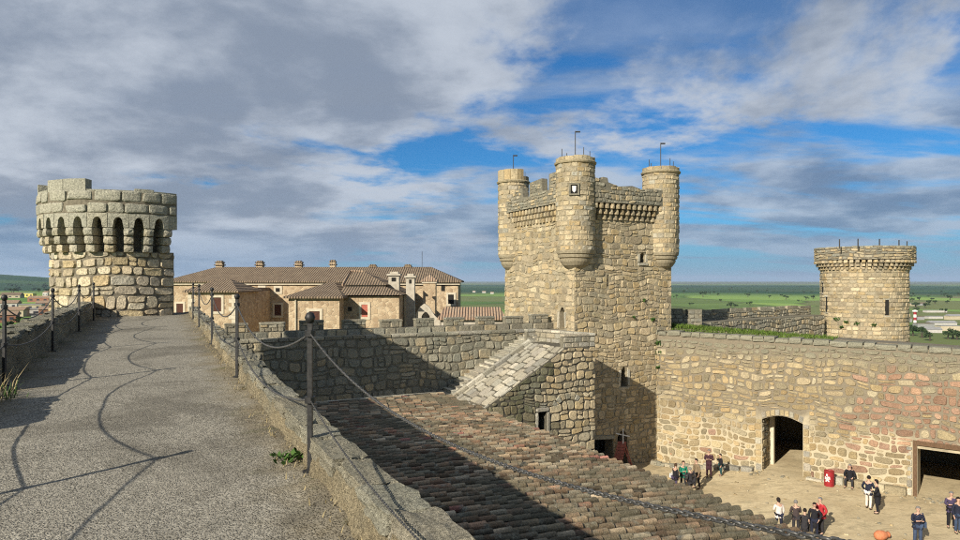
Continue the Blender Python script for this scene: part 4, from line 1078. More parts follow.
def east_tower():
    r = random.Random(43); c = Vector((36.2, 62.3, 0)); R = 3.62; R2 = 4.12
    root = thing('east_tower', 'round ochre stone tower with flared corbelled crown beyond the gate wall', 'tower', (c.x, c.y, -13))
    mb = MB(); mb.lathe((c.x, c.y), [(R, -13), (R, 3.58), (0.02, 3.58)], 48); mb.build('shaft', 'mortar_warm', root)
    a0 = math.atan2(-c.y, -c.x); half = 1.75; W = 2 * half * R
    fn = cyl_fn((c.x, c.y), R, a0 - half, 0, 1)
    slot = half * R + math.asin((884.5 - 864) / 41.0) * R
    s2 = half * R - math.asin(34.0 / 41.0) * R; s3 = half * R - math.asin(38.0 / 41) * R
    ops = [(slot - 0.18, slot + 0.18, -1.45, -0.1), (s2 - 0.13, s2 + 0.13, -1.3, 0.1), (s3 - 0.13, s3 + 0.13, 0.5, 1.4)]
    pc = Pieces(); polys = [[(a, b - 6.2) for a, b in p] for p in ashlar(W, 9.1, 0.26, 0.4, 0.3, 0.85, r, 0.045, 0.02, 0.16)]
    lay(pc, avoid(polys, ops), fn, r, 0.045, PAL_WARM); 
    pc.finish(root, 'stone', 'stone_warm', 'small_stones', minpx=7.5)
    for (x0, x1, y0, y1) in ops:
        mb = MB(); mb.prism([(x0, y0), (x1, y0), (x1, y1), (x0, y1)], [], fn, -0.1, 0.012); mb.build('arrow_slit', 'dark', root)
        pc = Pieces(); lay(pc, chunk(x0 - 0.14, x1 + 0.14, y1, y1 + 0.18) + chunk(x0 - 0.14, x1 + 0.14, y0 - 0.18, y0), fn, r, 0.07, PAL_SLAB); pc.finish(root, 'lintel', 'stone_warm', 'lintels', minpx=1)
    n = 54
    for k in range(n):
        q = 2 * math.pi * k / n
        if abs(((q - a0 + math.pi) % (2 * math.pi)) - math.pi) > 1.9: continue
        rad = Vector((math.cos(q), math.sin(q), 0)); tan = Vector((-rad.y, rad.x, 0)); mb = MB(); cp = Pieces()
        for i in range(3):
            pj = 0.19 * (i + 1); z = 2.62 + 0.3 * i
            lump(cp, c + rad * (R + pj / 2 - 0.05) + ZV * (z + 0.14), rad * (pj / 2 + 0.05), tan * (0.12 + 0.02 * i), ZV * 0.14, r, pick(PAL_WARM, r), n=2, rough=0.03, sq=0.3)
        for v, f, t in cp.p: mb.add(v, f, t)
        mb.build('corbel', 'stone_warm', root, tint=True)
    mb = MB(); mb.lathe((c.x, c.y), [(R2 - 0.5, 3.53), (R2, 3.53), (R2, 4.62), (R2 - 0.45, 4.62), (R2 - 0.45, 3.8), (0.02, 3.75)], 54); pr = mb.build('crown', 'mortar_dark', root)
    fn2 = cyl_fn((c.x, c.y), R2, a0 - half, 3.54, 1); pc = Pieces()
    lay(pc, rubble(2 * half * R2, 1.08, 0.5, 0.27, r, 0.045, 0.16, 0, 0.16), fn2, r, 0.05, PAL_WARM + PAL_GREY[1:]); pc.finish(pr, 'stone', 'stone_warm', 'small_stones', minpx=7.5)
    pc = Pieces(); u = 0
    while u < 2 * half * R2 - 0.3:
        l = r.uniform(0.4, 0.8); q = a0 - half + (u + l / 2) / R2; rad = Vector((math.cos(q), math.sin(q), 0)); tan = Vector((-rad.y, rad.x, 0))
        lump(pc, c + rad * (R2 - 0.2) + ZV * 4.66, rad * 0.25, tan * (l / 2 - 0.01), ZV * r.uniform(0.05, 0.10), r, pick(PAL_GREY, r), n=2, rough=0.06, sq=0.15); u += l
    pc.finish(pr, 'cap_stone', 'stone_grey', 'cap_stones', minpx=7)
    for px in (839.5, 858, 879.5, 899, 907):
        X = (px - 480) / F * 59.5; yy = c.y - math.sqrt(max(0.05, (R2 - 0.3) ** 2 - (X * c.y / 59.5 - c.x) ** 2)) if abs(X * c.y / 59.5 - c.x) < R2 - 0.35 else c.y
        p = Vector(((px - 480) / F * yy, yy, 4.5)); mb = MB(); mb.tube([p, p + ZV * 0.85], 0.05, 6); mb.build('rail_post', 'iron', root)
    for (u, z, rad) in ((s2 + 1.3, -1.9, 0.35), (s2 + 2.2, -2.15, 0.28), (s2 + 3.0, -2.2, 0.3), (s2 + 4.3, -2.3, 0.32), (s2 + 1.8, -2.6, 0.22)): leaf_mesh('wall_plant', [(fn(u, z, 0.1), rad)], 34, 0.10, 'leaf', root, r)
east_tower()

# ---------------------------------------------------------------- the palace behind the back wall
def hip(mb, x0, x1, y0, y1, ze, zr, run, ov=0.35):
    """hipped roof over a rectangle"""
    x0 -= ov; x1 += ov; y0 -= ov; y1 += ov; ym = (y0 + y1) / 2
    run = min(run, (x1 - x0) / 2)
    v = [(x0, y0, ze), (x1, y0, ze), (x1, y1, ze), (x0, y1, ze), (x0 + run, ym, zr), (x1 - run, ym, zr)]
    v += [(a, b, c - 0.16) for a, b, c in v[:4]]
    f = [(0, 1, 5, 4), (1, 2, 5), (2, 3, 4, 5), (3, 0, 4), (0, 6, 7, 1), (1, 7, 8, 2), (2, 8, 9, 3), (3, 9, 6, 0), (6, 9, 8, 7)]
    mb.add(v, f)
def house_window(root, x, y, z0, w, h, dark='wood_brown', surround=True, lab=None):
    if surround:
        mb = MB(); pl = plane_fn((x - w / 2, y, z0), (1, 0, 0), (0, -1, 0))
        mb.prism([(-0.22, -0.22), (w + 0.22, -0.22), (w + 0.22, h + 0.22), (-0.22, h + 0.22)], [[(0, 0), (w, 0), (w, h), (0, h)]], pl, -0.05, 0.07); fr = mb.build('window', 'quoin', root)
    else: fr = root
    mb = MB(); mb.wbox(x - w / 2, x + w / 2, y - 0.03, y + 0.15, z0, z0 + h); mb.build('pane', dark, fr)
def chimney(root, x, y, z0, w, h):
    mb = MB(); mb.wbox(x - w / 2, x + w / 2, y - w / 2, y + w / 2, z0 - 0.8, z0 + h * 0.7); ch = mb.build('chimney', 'wall_far', root)
    mb = MB(); mb.wbox(x - w * .68, x + w * .68, y - w * .68, y + w * .68, z0 + h * 0.35, z0 + h * 0.5); mb.wbox(x - w * .6, x + w * .6, y - w * .6, y + w * .6, z0 + h * 0.703, z0 + h * 0.85); mb.wbox(x - w * .4, x + w * .4, y - w * .4, y + w * .4, z0 + h * 0.852, z0 + h); mb.build('cap', 'roof_far', ch)
def palace():
    X = lambda px, Y: (px - 480) / F * Y
    Z = lambda py, Y: EYE - (py - HOR) / F * Y
    root = thing('palace_building', 'long ochre palace wing with low hipped tile roof and row of chimneys', 'building', (-17, 74, -14))
    x0, x1 = X(168, 70), X(458, 70)
    mb = MB(); mb.wbox(x0, x1, 70, 80, -15, 1.45); mb.build('wall', 'wall_far', root)
    mb = MB(); hip(mb, x0, x1, 70, 80, 1.6, 3.2, 3.6, 0.4); mb.build('roof', 'roof_far', root)
    mb = MB(); mb.wbox(x0 - .2, x1 + .2, 69.8, 69.99, 1.2, 1.43); mb.build('cornice', 'quoin', root)
    for px in (220, 260, 299): chimney(root, X(px, 75.2), 75.2, 3.05, 0.72, 0.85)
    chimney(root, X(333, 75.2), 75.2, 3.1, 0.6, 0.9); chimney(root, X(373, 75.2), 75.2, 3.0, 0.7, 0.5); chimney(root, X(408, 75.2), 75.2, 3.0, 0.7, 0.5)
    house_window(root, X(278, 70), 70, Z(292, 70), 0.45, 0.42, 'dark'); house_window(root, X(278, 70), 70, Z(315.5, 70), 0.7, 1.15)
    for px in (180,): house_window(root, X(px, 70), 70, Z(314, 70), 0.7, 1.1)
    for px in (246, 262): house_window(root, X(px, 70), 70, Z(291.5, 70), 0.4, 0.4, 'dark')
    house_window(root, X(443, 70), 70, Z(291, 70), 0.4, 0.7, 'dark', False)
    house_window(root, X(451, 70), 70, Z(304, 70), 0.6, 1.0, 'dark')
    mb = MB(); q = Vector((X(422, 76), 76, 2.6)); mb.tube([q, q + ZV * 2.4], 0.03, 5); mb.build('antenna', 'iron', root)
    # small annex at the left
    an = thing('palace_annex', 'small square annex with pyramid roof and white corner stones', 'building', (X(212, 62), 63, -14))
    a0, a1 = X(188, 60), X(235.5, 60); ze = Z(290.8, 60)
    mb = MB(); mb.wbox(a0, a1, 60, 69.98, -14, ze - 0.12); mb.build('wall', 'wall_far', an)
    mb = MB(); hip(mb, a0, a1, 60, 66, ze, ze + 1.05, 1.9, 0.35); mb.wbox(a0 + .1, a1 - .1, 65.5, 69.95, ze - 0.1, ze + 0.2); mb.build('roof', 'roof_far', an)
    house_window(an, X(217.5, 60), 60, Z(311.5, 60), 0.72, 1.28)
    r = random.Random(6)
    for xx, s in ((a0, 1), (a1, -1)):
        z = -6.0; k = 0
        while z < ze - 0.5:
            l = 0.62 if k % 2 else 0.34; mb = MB(); mb.wbox(xx if s > 0 else xx - l, xx + l if s > 0 else xx, 59.96, 60.1, z, z + 0.36); mb.build('quoin', 'quoin', an); z += 0.375; k += 1
    # front pavilion
    pv = thing('palace_pavilion', 'ochre pavilion with gabled tile roof and drainpipe above the battlements', 'building', (X(314, 58), 60, -14))
    b0, b1 = X(288.5, 56), X(339.5, 56); ze = Z(296.5, 56)
    mb = MB(); mb.wbox(b0, b1, 56, 69.9, -14, ze - 0.12); mb.build('wall', 'wall_far', pv)
    mb = MB(); hip(mb, b0, b1, 56, 69.9, ze, ze + 1.25, 2.3, 0.35); mb.build('roof', 'roof_far', pv)
    house_window(pv, X(314.5, 56), 56, Z(323, 56), 0.9, 1.0)
    mb = MB(); q = Vector((X(296, 56), 55.9, ze - .2)); mb.tube([q, q - ZV * 6], 0.06, 6); mb.build('drainpipe', 'quoin', pv)
    # two-tier block
    tb = thing('palace_block', 'ochre block with stepped two-tier tile roof and red shuttered window', 'building', (X(370, 60), 62, -14))
    c0, c1 = X(340.5, 58), X(399, 58); ze = Z(295, 58)
    mb = MB(); mb.wbox(c0, c1, 58, 69.8, -14, ze - 0.1); mb.build('wall', 'wall_far', tb)
    mb = MB(); zt = Z(286.5, 60); v = [(c0 - .1, 57.6, ze), (c1 + .35, 57.6, ze), (c1 + .35, 69.8, ze), (c0 - .1, 69.8, ze), (c0 - .1, 60, zt), (c1 - 1.5, 60, zt), (c1 - 1.5, 69.8, zt), (c0 - .1, 69.8, zt)]
    mb.add(v, [(0, 1, 5, 4), (1, 2, 6, 5), (3, 0, 4, 7), (4, 5, 6, 7), (0, 3, 2, 1)]); mb.build('lower_roof', 'roof_far', tb)
    mb = MB(); mb.wbox(c0 + .1, c1 - 1.7, 60.2, 69.7, zt - .1, zt + 0.12); mb.build('upper_wall', 'quoin', tb)
    mb = MB(); v = [(c0 - .2, 59.9, zt + .14), (c1 - 1.3, 59.9, zt + .14), (c1 - 1.3, 68, zt + .14), (c0 - .2, 68, zt + .14), (X(350, 63), 63.2, Z(271.5, 63)), (X(364, 63), 63.2, Z(271.5, 63))]
    mb.add(v, [(0, 1, 5, 4), (1, 2, 5), (2, 3, 4, 5), (3, 0, 4), (0, 3, 2, 1)]); mb.build('upper_roof', 'roof_far', tb)
    mb = MB(); mb.tube([v[0], v[4], v[5]], 0.13, 5); mb.build('ridge', 'roof_red', tb)
    house_window(tb, X(364.6, 58), 58, Z(317, 58), 0.55, 1.1, 'wood_red'); house_window(tb, X(350, 58), 58, Z(311, 58), 0.35, 0.35, 'dark', False)
    # bell-cote like chimneys and stair turret
    for (px0, px1, py0, Y, nm) in ((388.5, 399, 272.5, 62, 0), (406, 414.5, 274.5, 61, 1)):
        w = X(px1, Y) - X(px0, Y); t = thing('stone_chimney', ('broad pale stone chimney with rounded cap above the two-tier block' if nm == 0 else 'narrow pale stone chimney standing beside the broad one'), 'chimney', (X((px0 + px1) / 2, Y), Y, -1.5))
        mb = MB(); mb.wbox(X(px0, Y), X(px1, Y), Y, Y + w, -4.5, Z(py0, Y) - 0.3); mb.build('stack', 'render_white', t)
        mb = MB(); mb.wbox(X(px0, Y) - .15, X(px1, Y) + .15, Y - .15, Y + w + .15, Z(py0, Y) - 0.29, Z(py0, Y) - 0.12); mb.wbox(X(px0, Y) + .1, X(px1, Y) - .1, Y + .1, Y + w - .1, Z(py0, Y) - 0.117, Z(py0, Y) + 0.08); mb.build('cap', 'render_white', t)
        mb = MB(); mb.wbox(X(px0, Y) + .28, X(px1, Y) - .28, Y - 0.02, Y + .1, Z(py0 + 9, Y), Z(py0 + 5, Y)); mb.build('vent', 'dark', t)
    t = thing('stair_turret', 'small square stone turret with pyramid tile cap on the palace', 'turret', (X(429, 65), 66, -2)); w0, w1 = X(423, 65), X(435.5, 65)
    mb = MB(); mb.wbox(w0, w1, 65, 66.6, -14, Z(283, 65)); mb.build('wall', 'wall_far', t)
    mb = MB(); mb.wbox(w0 - .1, w1 + .1, 64.9, 66.7, Z(283, 65) + .002, Z(282, 65) + .1); mb.build('band', 'quoin', t)
    mb = MB(); hip(mb, w0, w1, 65, 66.6, Z(281, 65) + .1, Z(274.5, 65), 0.9, 0.15); mb.build('roof', 'roof_red', t)
    t = thing('courtyard_gable', 'pale curved gable wall with arch in the palace yard', 'wall', (X(427, 60), 60, -4)); t['kind'] = 'thing'
    pl = plane_fn((X(416, 60), 60, 0), (1, 0, 0), (0, -1, 0)); mb = MB()
    mb.prism([(0, -9), (2.2, -9), (2.2, -2.0), (1.7, -1.55), (1.2, -0.75), (0.75, -0.45), (0.3, -0.8), (0, -1.4)], [arch(0.5, 1.25, -2.6, -1.6, -1.2, 6)], pl, -0.4, 0); mb.build('wall', 'render_white', t)
    # low red roofed house
    h = thing('low_house', 'low house with reddish tile roof just beyond the merlons', 'house', (X(475, 57), 58, -14)); w0, w1 = X(441, 56), X(503, 56)
    mb = MB(); mb.wbox(w0, w1, 56, 61.5, -14, Z(318.5, 56)); mb.build('wall', 'render_white', h)
    mb = MB(); hip(mb, w0, w1, 56, 61.5, Z(318, 56), Z(307, 58.7), 0.5, 0.3); mb.build('roof', 'roof_red', h)
palace()

# ---------------------------------------------------------------- posts and chains along the walk
def post(t, a, label, H=1.30):
    base = A(a, t, wz(t)); root = thing('railing_post', label, 'post', base, 'iron railing posts along the wall walk')
    mb = MB(); mb.tube([base - ZV * 0.05, base + ZV * (H - 0.09)], 0.0265, 4); mb.build('shaft', 'iron', root)
    mb = MB(); mb.lathe((base.x, base.y), [(0.001, base.z + H - 0.095), (0.028, base.z + H - 0.085), (0.043, base.z + H - 0.045), (0.028, base.z + H - 0.008), (0.001, base.z + H)], 14); mb.build('ball_finial', 'iron', root, smooth=True)
    mb = MB(); mb.tube([base - ZV * 0.01, base + ZV * 0.035], 0.06, 10); mb.build('foot', 'iron', root)
    for z in (1.13, 0.60):
        mb = MB(); mb.tube([base + ZV * (z - .025), base + ZV * (z + .025)], 0.043, 8); mb.build('chain_ring', 'iron', root)
    return base
LINK = None
def link_geo(L_, W_, rw, n=10, m=5):
    v = []; f = []
    for i in range(n):
        an = 2 * math.pi * i / n; cx = math.cos(an) * (L_ / 2 - rw); cy = math.sin(an) * (W_ / 2 - rw)
        cx = math.copysign(abs(math.cos(an)) ** 0.6, math.cos(an)) * (L_ / 2 - rw)
        nrm = Vector((math.cos(an), math.sin(an), 0))
        for j in range(m):
            b = 2 * math.pi * j / m; v.append(Vector((cx, cy, 0)) + nrm * (rw * math.cos(b)) + Vector((0, 0, rw * math.sin(b))))
    for i in range(n):
        for j in range(m):
            f.append((i * m + j, ((i + 1) % n) * m + j, ((i + 1) % n) * m + (j + 1) % m, i * m + (j + 1) % m))
    return v, f
def chain(p0, p1, sag, label, pitch=0.044, near=False, material='chain'):
    p0, p1 = Vector(p0), Vector(p1); n = max(4, int(((p1 - p0).length + sag * sag * 2.6 / (p1 - p0).length) / pitch))
    pt = lambda s: p0.lerp(p1, s) - ZV * (4 * sag * s * (1 - s))
    gv, gf = link_geo(pitch * 1.6, pitch * 1.0, pitch * 0.2, 10 if near else 8, 5 if near else 4)
    mid = pt(0.5)
    if near:
        root = thing('chain', label, 'chain', mid, 'chains between the posts'); me = bpy.data.meshes.new('link'); me.from_pydata(gv, [], gf); me.materials.append(M[material]); me.polygons.foreach_set('use_smooth', [True] * len(gf))
    mb = MB()
    for i in range(n):
        s = (i + 0.5) / n; c = pt(s); d = (pt(min(1, s + .01)) - pt(max(0, s - .01))).normalized(); x = d; y = ZV.cross(x).normalized(); z = x.cross(y)
        rot = Matrix((x, y, z)).transposed() @ Matrix.Rotation(R_(45 if i % 2 else -45) + rnd.uniform(-.15, .15), 3, 'X')
        if near:
            o = bpy.data.objects.new('link', me); o.rotation_euler = rot.to_euler(); o.location = c; put(o, root)
        else: mb.add([c + rot @ q for q in gv], gf)
    if not near:
        o = mb.build('chain', material, None, smooth=True, recalc=False); tag(o, label, 'chain', 'chains between the posts')
RT = [0.44, 5.33, 10.75, 16.0, 21.2, 24.9]; LT = [0.2, 5.4, 11.2, 15.9, 20.9, 25.4]
RL = ['iron post out at the start of the right parapet', 'tall ball-topped iron post standing against the low parapet by the roof', 'second iron post beyond the ball-topped one by the tiled roof',
      'third iron post on the roof side of the walk', 'fourth iron post on the roof side, near the tower', 'last iron post on the roof side, closest to the round tower']
LL = ['first iron post on the town side of the walk', 'iron post before the weedy gap whose shadow crosses the walk', 'iron post at the end of the shaded parapet by the dry stalks', 'second iron post along the shaded parapet',
      'third iron post along the shaded parapet', 'iron post on the shaded parapet closest to the round tower']
RB = [post(t, 1.09, l) for t, l in zip(RT, RL)]; LB = [post(t, -1.93, l) for t, l in zip(LT, LL)]
ORD = ['first', 'second', 'third', 'fourth', 'fifth']
for side, B in (('roof', RB), ('town', LB)):
    for i in range(5):
        p, q = B[i], B[i + 1]; L_ = (p - q).length; k = L_ / 5.4
        near0 = side == 'roof' and i == 0
        chain(p + ZV * (1.205 if near0 else 1.13), q + ZV * 1.13, 0.28 if near0 else 0.33 * k, f'upper chain of the {ORD[i]} span on the {side} side of the walk', 0.017 if near0 else 0.024, near0, 'chain')
        chain(p + ZV * 0.60, q + ZV * 0.60, (0.26 if side == 'roof' else 0.18) * k, f'lower chain of the {ORD[i]} span on the {side} side of the walk', 0.016 if near0 else 0.024, False, 'chain')

# weeds by the walk
def weeds():
    r = random.Random(77)
    c = A(1.0, 5.75, 0.07); o = thing('weed', 'small leafy green weed at the foot of the low parapet', 'plant', c)
    v = []; f = []
    for k in range(90):
        an = r.uniform(0, 6.283); l = r.uniform(0.03, 0.085); d = Vector((math.cos(an), math.sin(an), r.uniform(0.3, 1.1))).normalized(); s = Vector((-math.sin(an), math.cos(an), 0)) * l * 0.28; b = c + Vector((r.gauss(0, .07), r.gauss(0, .07), r.uniform(0, .06))); i = len(v)
        v += [b, b + d * l * .5 + s, b + d * l, b + d * l * .5 - s]; f.append((i, i + 1, i + 2, i + 3))
    mesh('leaves', v, f, 'leaf', o)
    for i, (a, t, n, lab) in enumerate(((-1.85, 10.1, 60, 'tuft of fresh green grass in the gap of the parapet'), (-1.7, 12.6, 30, 'small green tuft at the foot of the shaded parapet'))[:1]):
        g = blades('grass_tuft', [A(a + r.gauss(0, .15), t + r.gauss(0, .25), wz(t) + 0.01) for _ in range(n)], 0.06, 0.2, 0.008, 'leaf', None, r, 0.8); tag(g, lab, 'grass', kind='stuff')
    g = blades('dry_stalks', [A(-2.0 + r.gauss(0, .12), 9.9 + r.gauss(0, .4), wz(10)) for _ in range(150)], 0.12, 0.5, 0.008, 'straw', None, r, 0.7); tag(g, 'dry grey-brown stalks standing in the gap of the parapet', 'plant', kind='stuff')
    pts = []
    for _ in range(700):
        t = r.uniform(1.5, 22); s = r.random() < 0.6
        pts.append(A((1.10 - abs(r.gauss(0, .10))) if s else (-1.98 + abs(r.gauss(0, .18))), t, wz(t) + 0.015))
    g = blades('dry_grass', pts, 0.02, 0.06, 0.005, 'straw', None, r, 1.1); tag(g, 'dry grass and moss along the edges of the walk', 'grass', kind='stuff')
weeds()

# ---------------------------------------------------------------- small things in the courtyard
def courtyard_things():
    r = random.Random(52)
    # red drum with a white emblem
    b = on_ground(829.5, 485.5); b += GN * 0.1; t = thing('oil_drum', 'red steel drum with white emblem against the gate wall', 'drum', b)
    mb = MB(); R = 0.26; mb.lathe((b.x, b.y), [(0.0, b.z), (R, b.z), (R, b.z + .27), (R + .015, b.z + .29), (R, b.z + .31), (R, b.z + .57), (R + .015, b.z + .59), (R, b.z + .61), (R, b.z + .86), (R + .012, b.z + .88), (R - .02, b.z + .88), (R - .03, b.z + .85), (0, b.z + .85)], 28); mb.build('shell', 'red_paint', t, smooth=False)
    q = math.atan2(-b.y, -b.x) - 0.35; fn = cyl_fn((b.x, b.y), R + 0.006, q, b.z, 1)
    for pts in ([(-.13, .28), (-.05, .28), (.02, .40), (-.05, .43)], [(.03, .30), (.11, .30), (.05, .46), (-.01, .42)], [(-.11, .50), (-.02, .44), (.09, .52), (.05, .60), (-.04, .54)], [(-.08, .60), (.02, .58), (.03, .72), (-.05, .74)], [(-.15, .42), (-.09, .40), (-.08, .56), (-.14, .58)], [(.09, .44), (.14, .42), (.13, .58), (.09, .60)]):
        mb = MB(); mb.prism(pts, [], fn, 0.0, 0.008); mb.build('emblem', 'white_paint', t)
    # flower pot on the stones by the keep
    b = on_ground(673, 461.5); b.z += 0.18; t = thing('flower_pot', 'terracotta pot with a small plant at foot of the gate wall', 'pot', b)
    mb = MB(); mb.lathe((b.x, b.y), [(0, b.z), (.17, b.z), (.25, b.z + .36), (.28, b.z + .36), (.28, b.z + .43), (.24, b.z + .43), (.22, b.z + .34), (0, b.z + .34)], 16); mb.build('pot', 'terracotta', t, smooth=False)
    leaf_mesh('plant', [(b + ZV * 0.58, 0.28)], 60, 0.10, 'leaf', t, r)
    # clay pot lying in the yard
    b = on_ground(882, 539.5); t = thing('clay_jar', 'orange clay jar lying on the ground in the courtyard', 'jar', b)
    mb = MB(); e = Vector((1, 0.25, 0)).normalized(); c = b + ZV * 0.2; mb.tube([c - e * .36, c - e * .32, c - e * .15, c + e * .1, c + e * .24, c + e * .28, c + e * .34], [.09, .16, .23, .2, .11, .11, .15], 14); mb.build('body', 'terracotta', t, smooth=True)
    # red plank A-frame with a white cross
    b = on_ground(623, 468); t = thing('plank_trestle', 'red plank trestle leaning by the dark door, white cross on top', 'trestle', b)
    top = b + Vector((0.02, 0.1, 1.72)); L0 = b + Vector((-0.52, -0.25, 0)); R0 = b + Vector((0.62, 0.25, 0)); wd = Vector((0.30, -0.10, 0))
    up = (top - L0); n = 9
    for i in range(n):
        s0, s1 = i / n + .006, (i + 1) / n - .006; p0 = L0 + up * s0 - wd; p1 = L0 + up * s1 - wd; mb = MB(); nn = up.cross(wd).normalized() * 0.04
        mb.box(p0, wd * 2 * (1 - .15 * s0), p1 - p0, nn); mb.build('plank', 'wood_red', t)
    for o in (-0.12, 0.16):
        mb = MB(); mb.tube([top + wd * o * 2 + Vector((0, .05, 0)), R0 + wd * o], 0.05, 4); mb.build('strut', 'wood_red', t)
    mb = MB(); mb.tube([top - ZV * .15, top + ZV * 0.85], 0.055, 4); cr = mb.build('cross', 'white_paint', t)
    mb = MB(); mb.tube([top + ZV * 0.42 + Vector((-.46, .06, .1)), top + ZV * .40 + Vector((.46, .06, -.08))], 0.05, 4); mb.build('crossbar', 'white_paint', cr)
    # loose kerb of stones by the keep, ledge to sit on
    k = thing('stone_kerb', 'row of loose rough stones edging the foot of gate wall by the keep', 'stones', fg(2, -10.7, 0.6)); pc = Pieces()
    for i in range(15):
        u = 0.3 + i * 0.30; p = fg(u, 0, 1.25 - u * 0.16 + r.uniform(-.08, .08)); p.z = gz(p.x, p.y) + 0.10
        lump(pc, p, GU * r.uniform(.13, .24), GN * r.uniform(.12, .2), ZV * r.uniform(.1, .2), r, pick(PAL_GREY, r), n=3, rough=0.2, sq=0.5)
    pc.finish(k, 'stone', 'stone_grey', 'small_stones', minpx=2)
    k = thing('stone_step', 'low stone threshold lying left of the arched gateway', 'step', fg(4.8, -10.5, 0.3)); pc = Pieces()
    for u, l in ((3.9, 1.1), (5.05, 1.1), (6.05, .7)): p = fg(u, 0, 0.28); p.z = gz(p.x, p.y) + 0.1; lump(pc, p, GU * l / 2, GN * .2, ZV * .16, r, pick(PAL_SLAB, r), n=3, rough=0.1, sq=0.2)
    pc.finish(k, 'stone', 'stone_gate', 'small_stones', minpx=2)
    k = thing('stone_bench', 'long low stone ledge along the gate wall, a man sits on it', 'bench', fg(12.3, -10.3, 0.3)); pc = Pieces()
    for i in range(4): p = fg(10.9 + i * 1.02, 0, 0.27); p.z = gz(p.x, p.y) + 0.19; lump(pc, p, GU * .50, GN * .23, ZV * .22, r, pick(PAL_SLAB[2:] + PAL_GATE, r), n=3, rough=0.07, sq=0.14)
    pc.finish(k, 'stone', 'stone_gate', 'small_stones', minpx=2)
    k = thing('fallen_stones', 'few pale flat stones lying right of the arched gateway', 'stones', fg(9.8, -10.2, 0.3)); pc = Pieces()
    for u, d in ((9.7, .35), (10.1, .45), (10.45, .3)): p = fg(u, 0, d); p.z = gz(p.x, p.y) + 0.03; lump(pc, p, GU * .25, GN * .18, ZV * .09, r, pick(PAL_SLAB, r), n=3, rough=0.15, sq=0.3)
    pc.finish(k, 'stone', 'stone_gate', 'small_stones', minpx=2)
courtyard_things()
def litter():
    r = random.Random(66); pc = Pieces()
    for _ in range(420):
        u = r.uniform(0.4, 20); d = abs(r.gauss(0, .5)) + .05 if r.random() < .6 else r.uniform(0.3, 15)
        if 6.9 < u < 9.2 and d < .6: continue
        p = fg(u, 0, d); p.z = gz(p.x, p.y) + 0.01; q = r.uniform(.02, .075)
        lump(pc, p, GU * q * r.uniform(.8, 1.5), GN * q, ZV * q * .7, r, pick(PAL_GATE + PAL_GREY, r), n=2, rough=.2, sq=.5)
    mb = MB()
    for v, f, t in pc.p: mb.add(v, f, t)
    o = mb.build('loose_stones', 'stone_gate', None, tint=True); tag(o, 'loose small stones and grit scattered over the courtyard earth', 'stones', kind='stuff')
litter()

# ---------------------------------------------------------------- people
def cloth(name, c, rough=0.9):
    if name not in M: M[name] = plain(name, tuple(x * 0.75 for x in c), tuple(min(1, x * 1.2) for x in c), 9, rough, bump=0.4, bd=0.02)
    return name
M['skin'] = plain('skin', (0.42, 0.25, 0.17), (0.52, 0.33, 0.24), 10, 0.6, bump=0)
def skin_obj(name, pts, edges, radii, material, parent, root=0, sub=1):
    me = bpy.data.meshes.new(name); me.from_pydata([tuple(p) for p in pts], edges, []); me.materials.append(M[material])
    o = bpy.data.objects.new(name, me); o.parent = parent; COL.objects.link(o)
    md = o.modifiers.new('skin', 'SKIN'); md.use_smooth_shade = True; md.branch_smoothing = 0.6
    for i, q in enumerate(me.skin_vertices[0].data):
        rr = radii[i]; q.radius = rr if isinstance(rr, tuple) else (rr, rr); q.use_root = (i == root)
    if sub: s = o.modifiers.new('sub', 'SUBSURF'); s.levels = sub; s.render_levels = sub
    return o
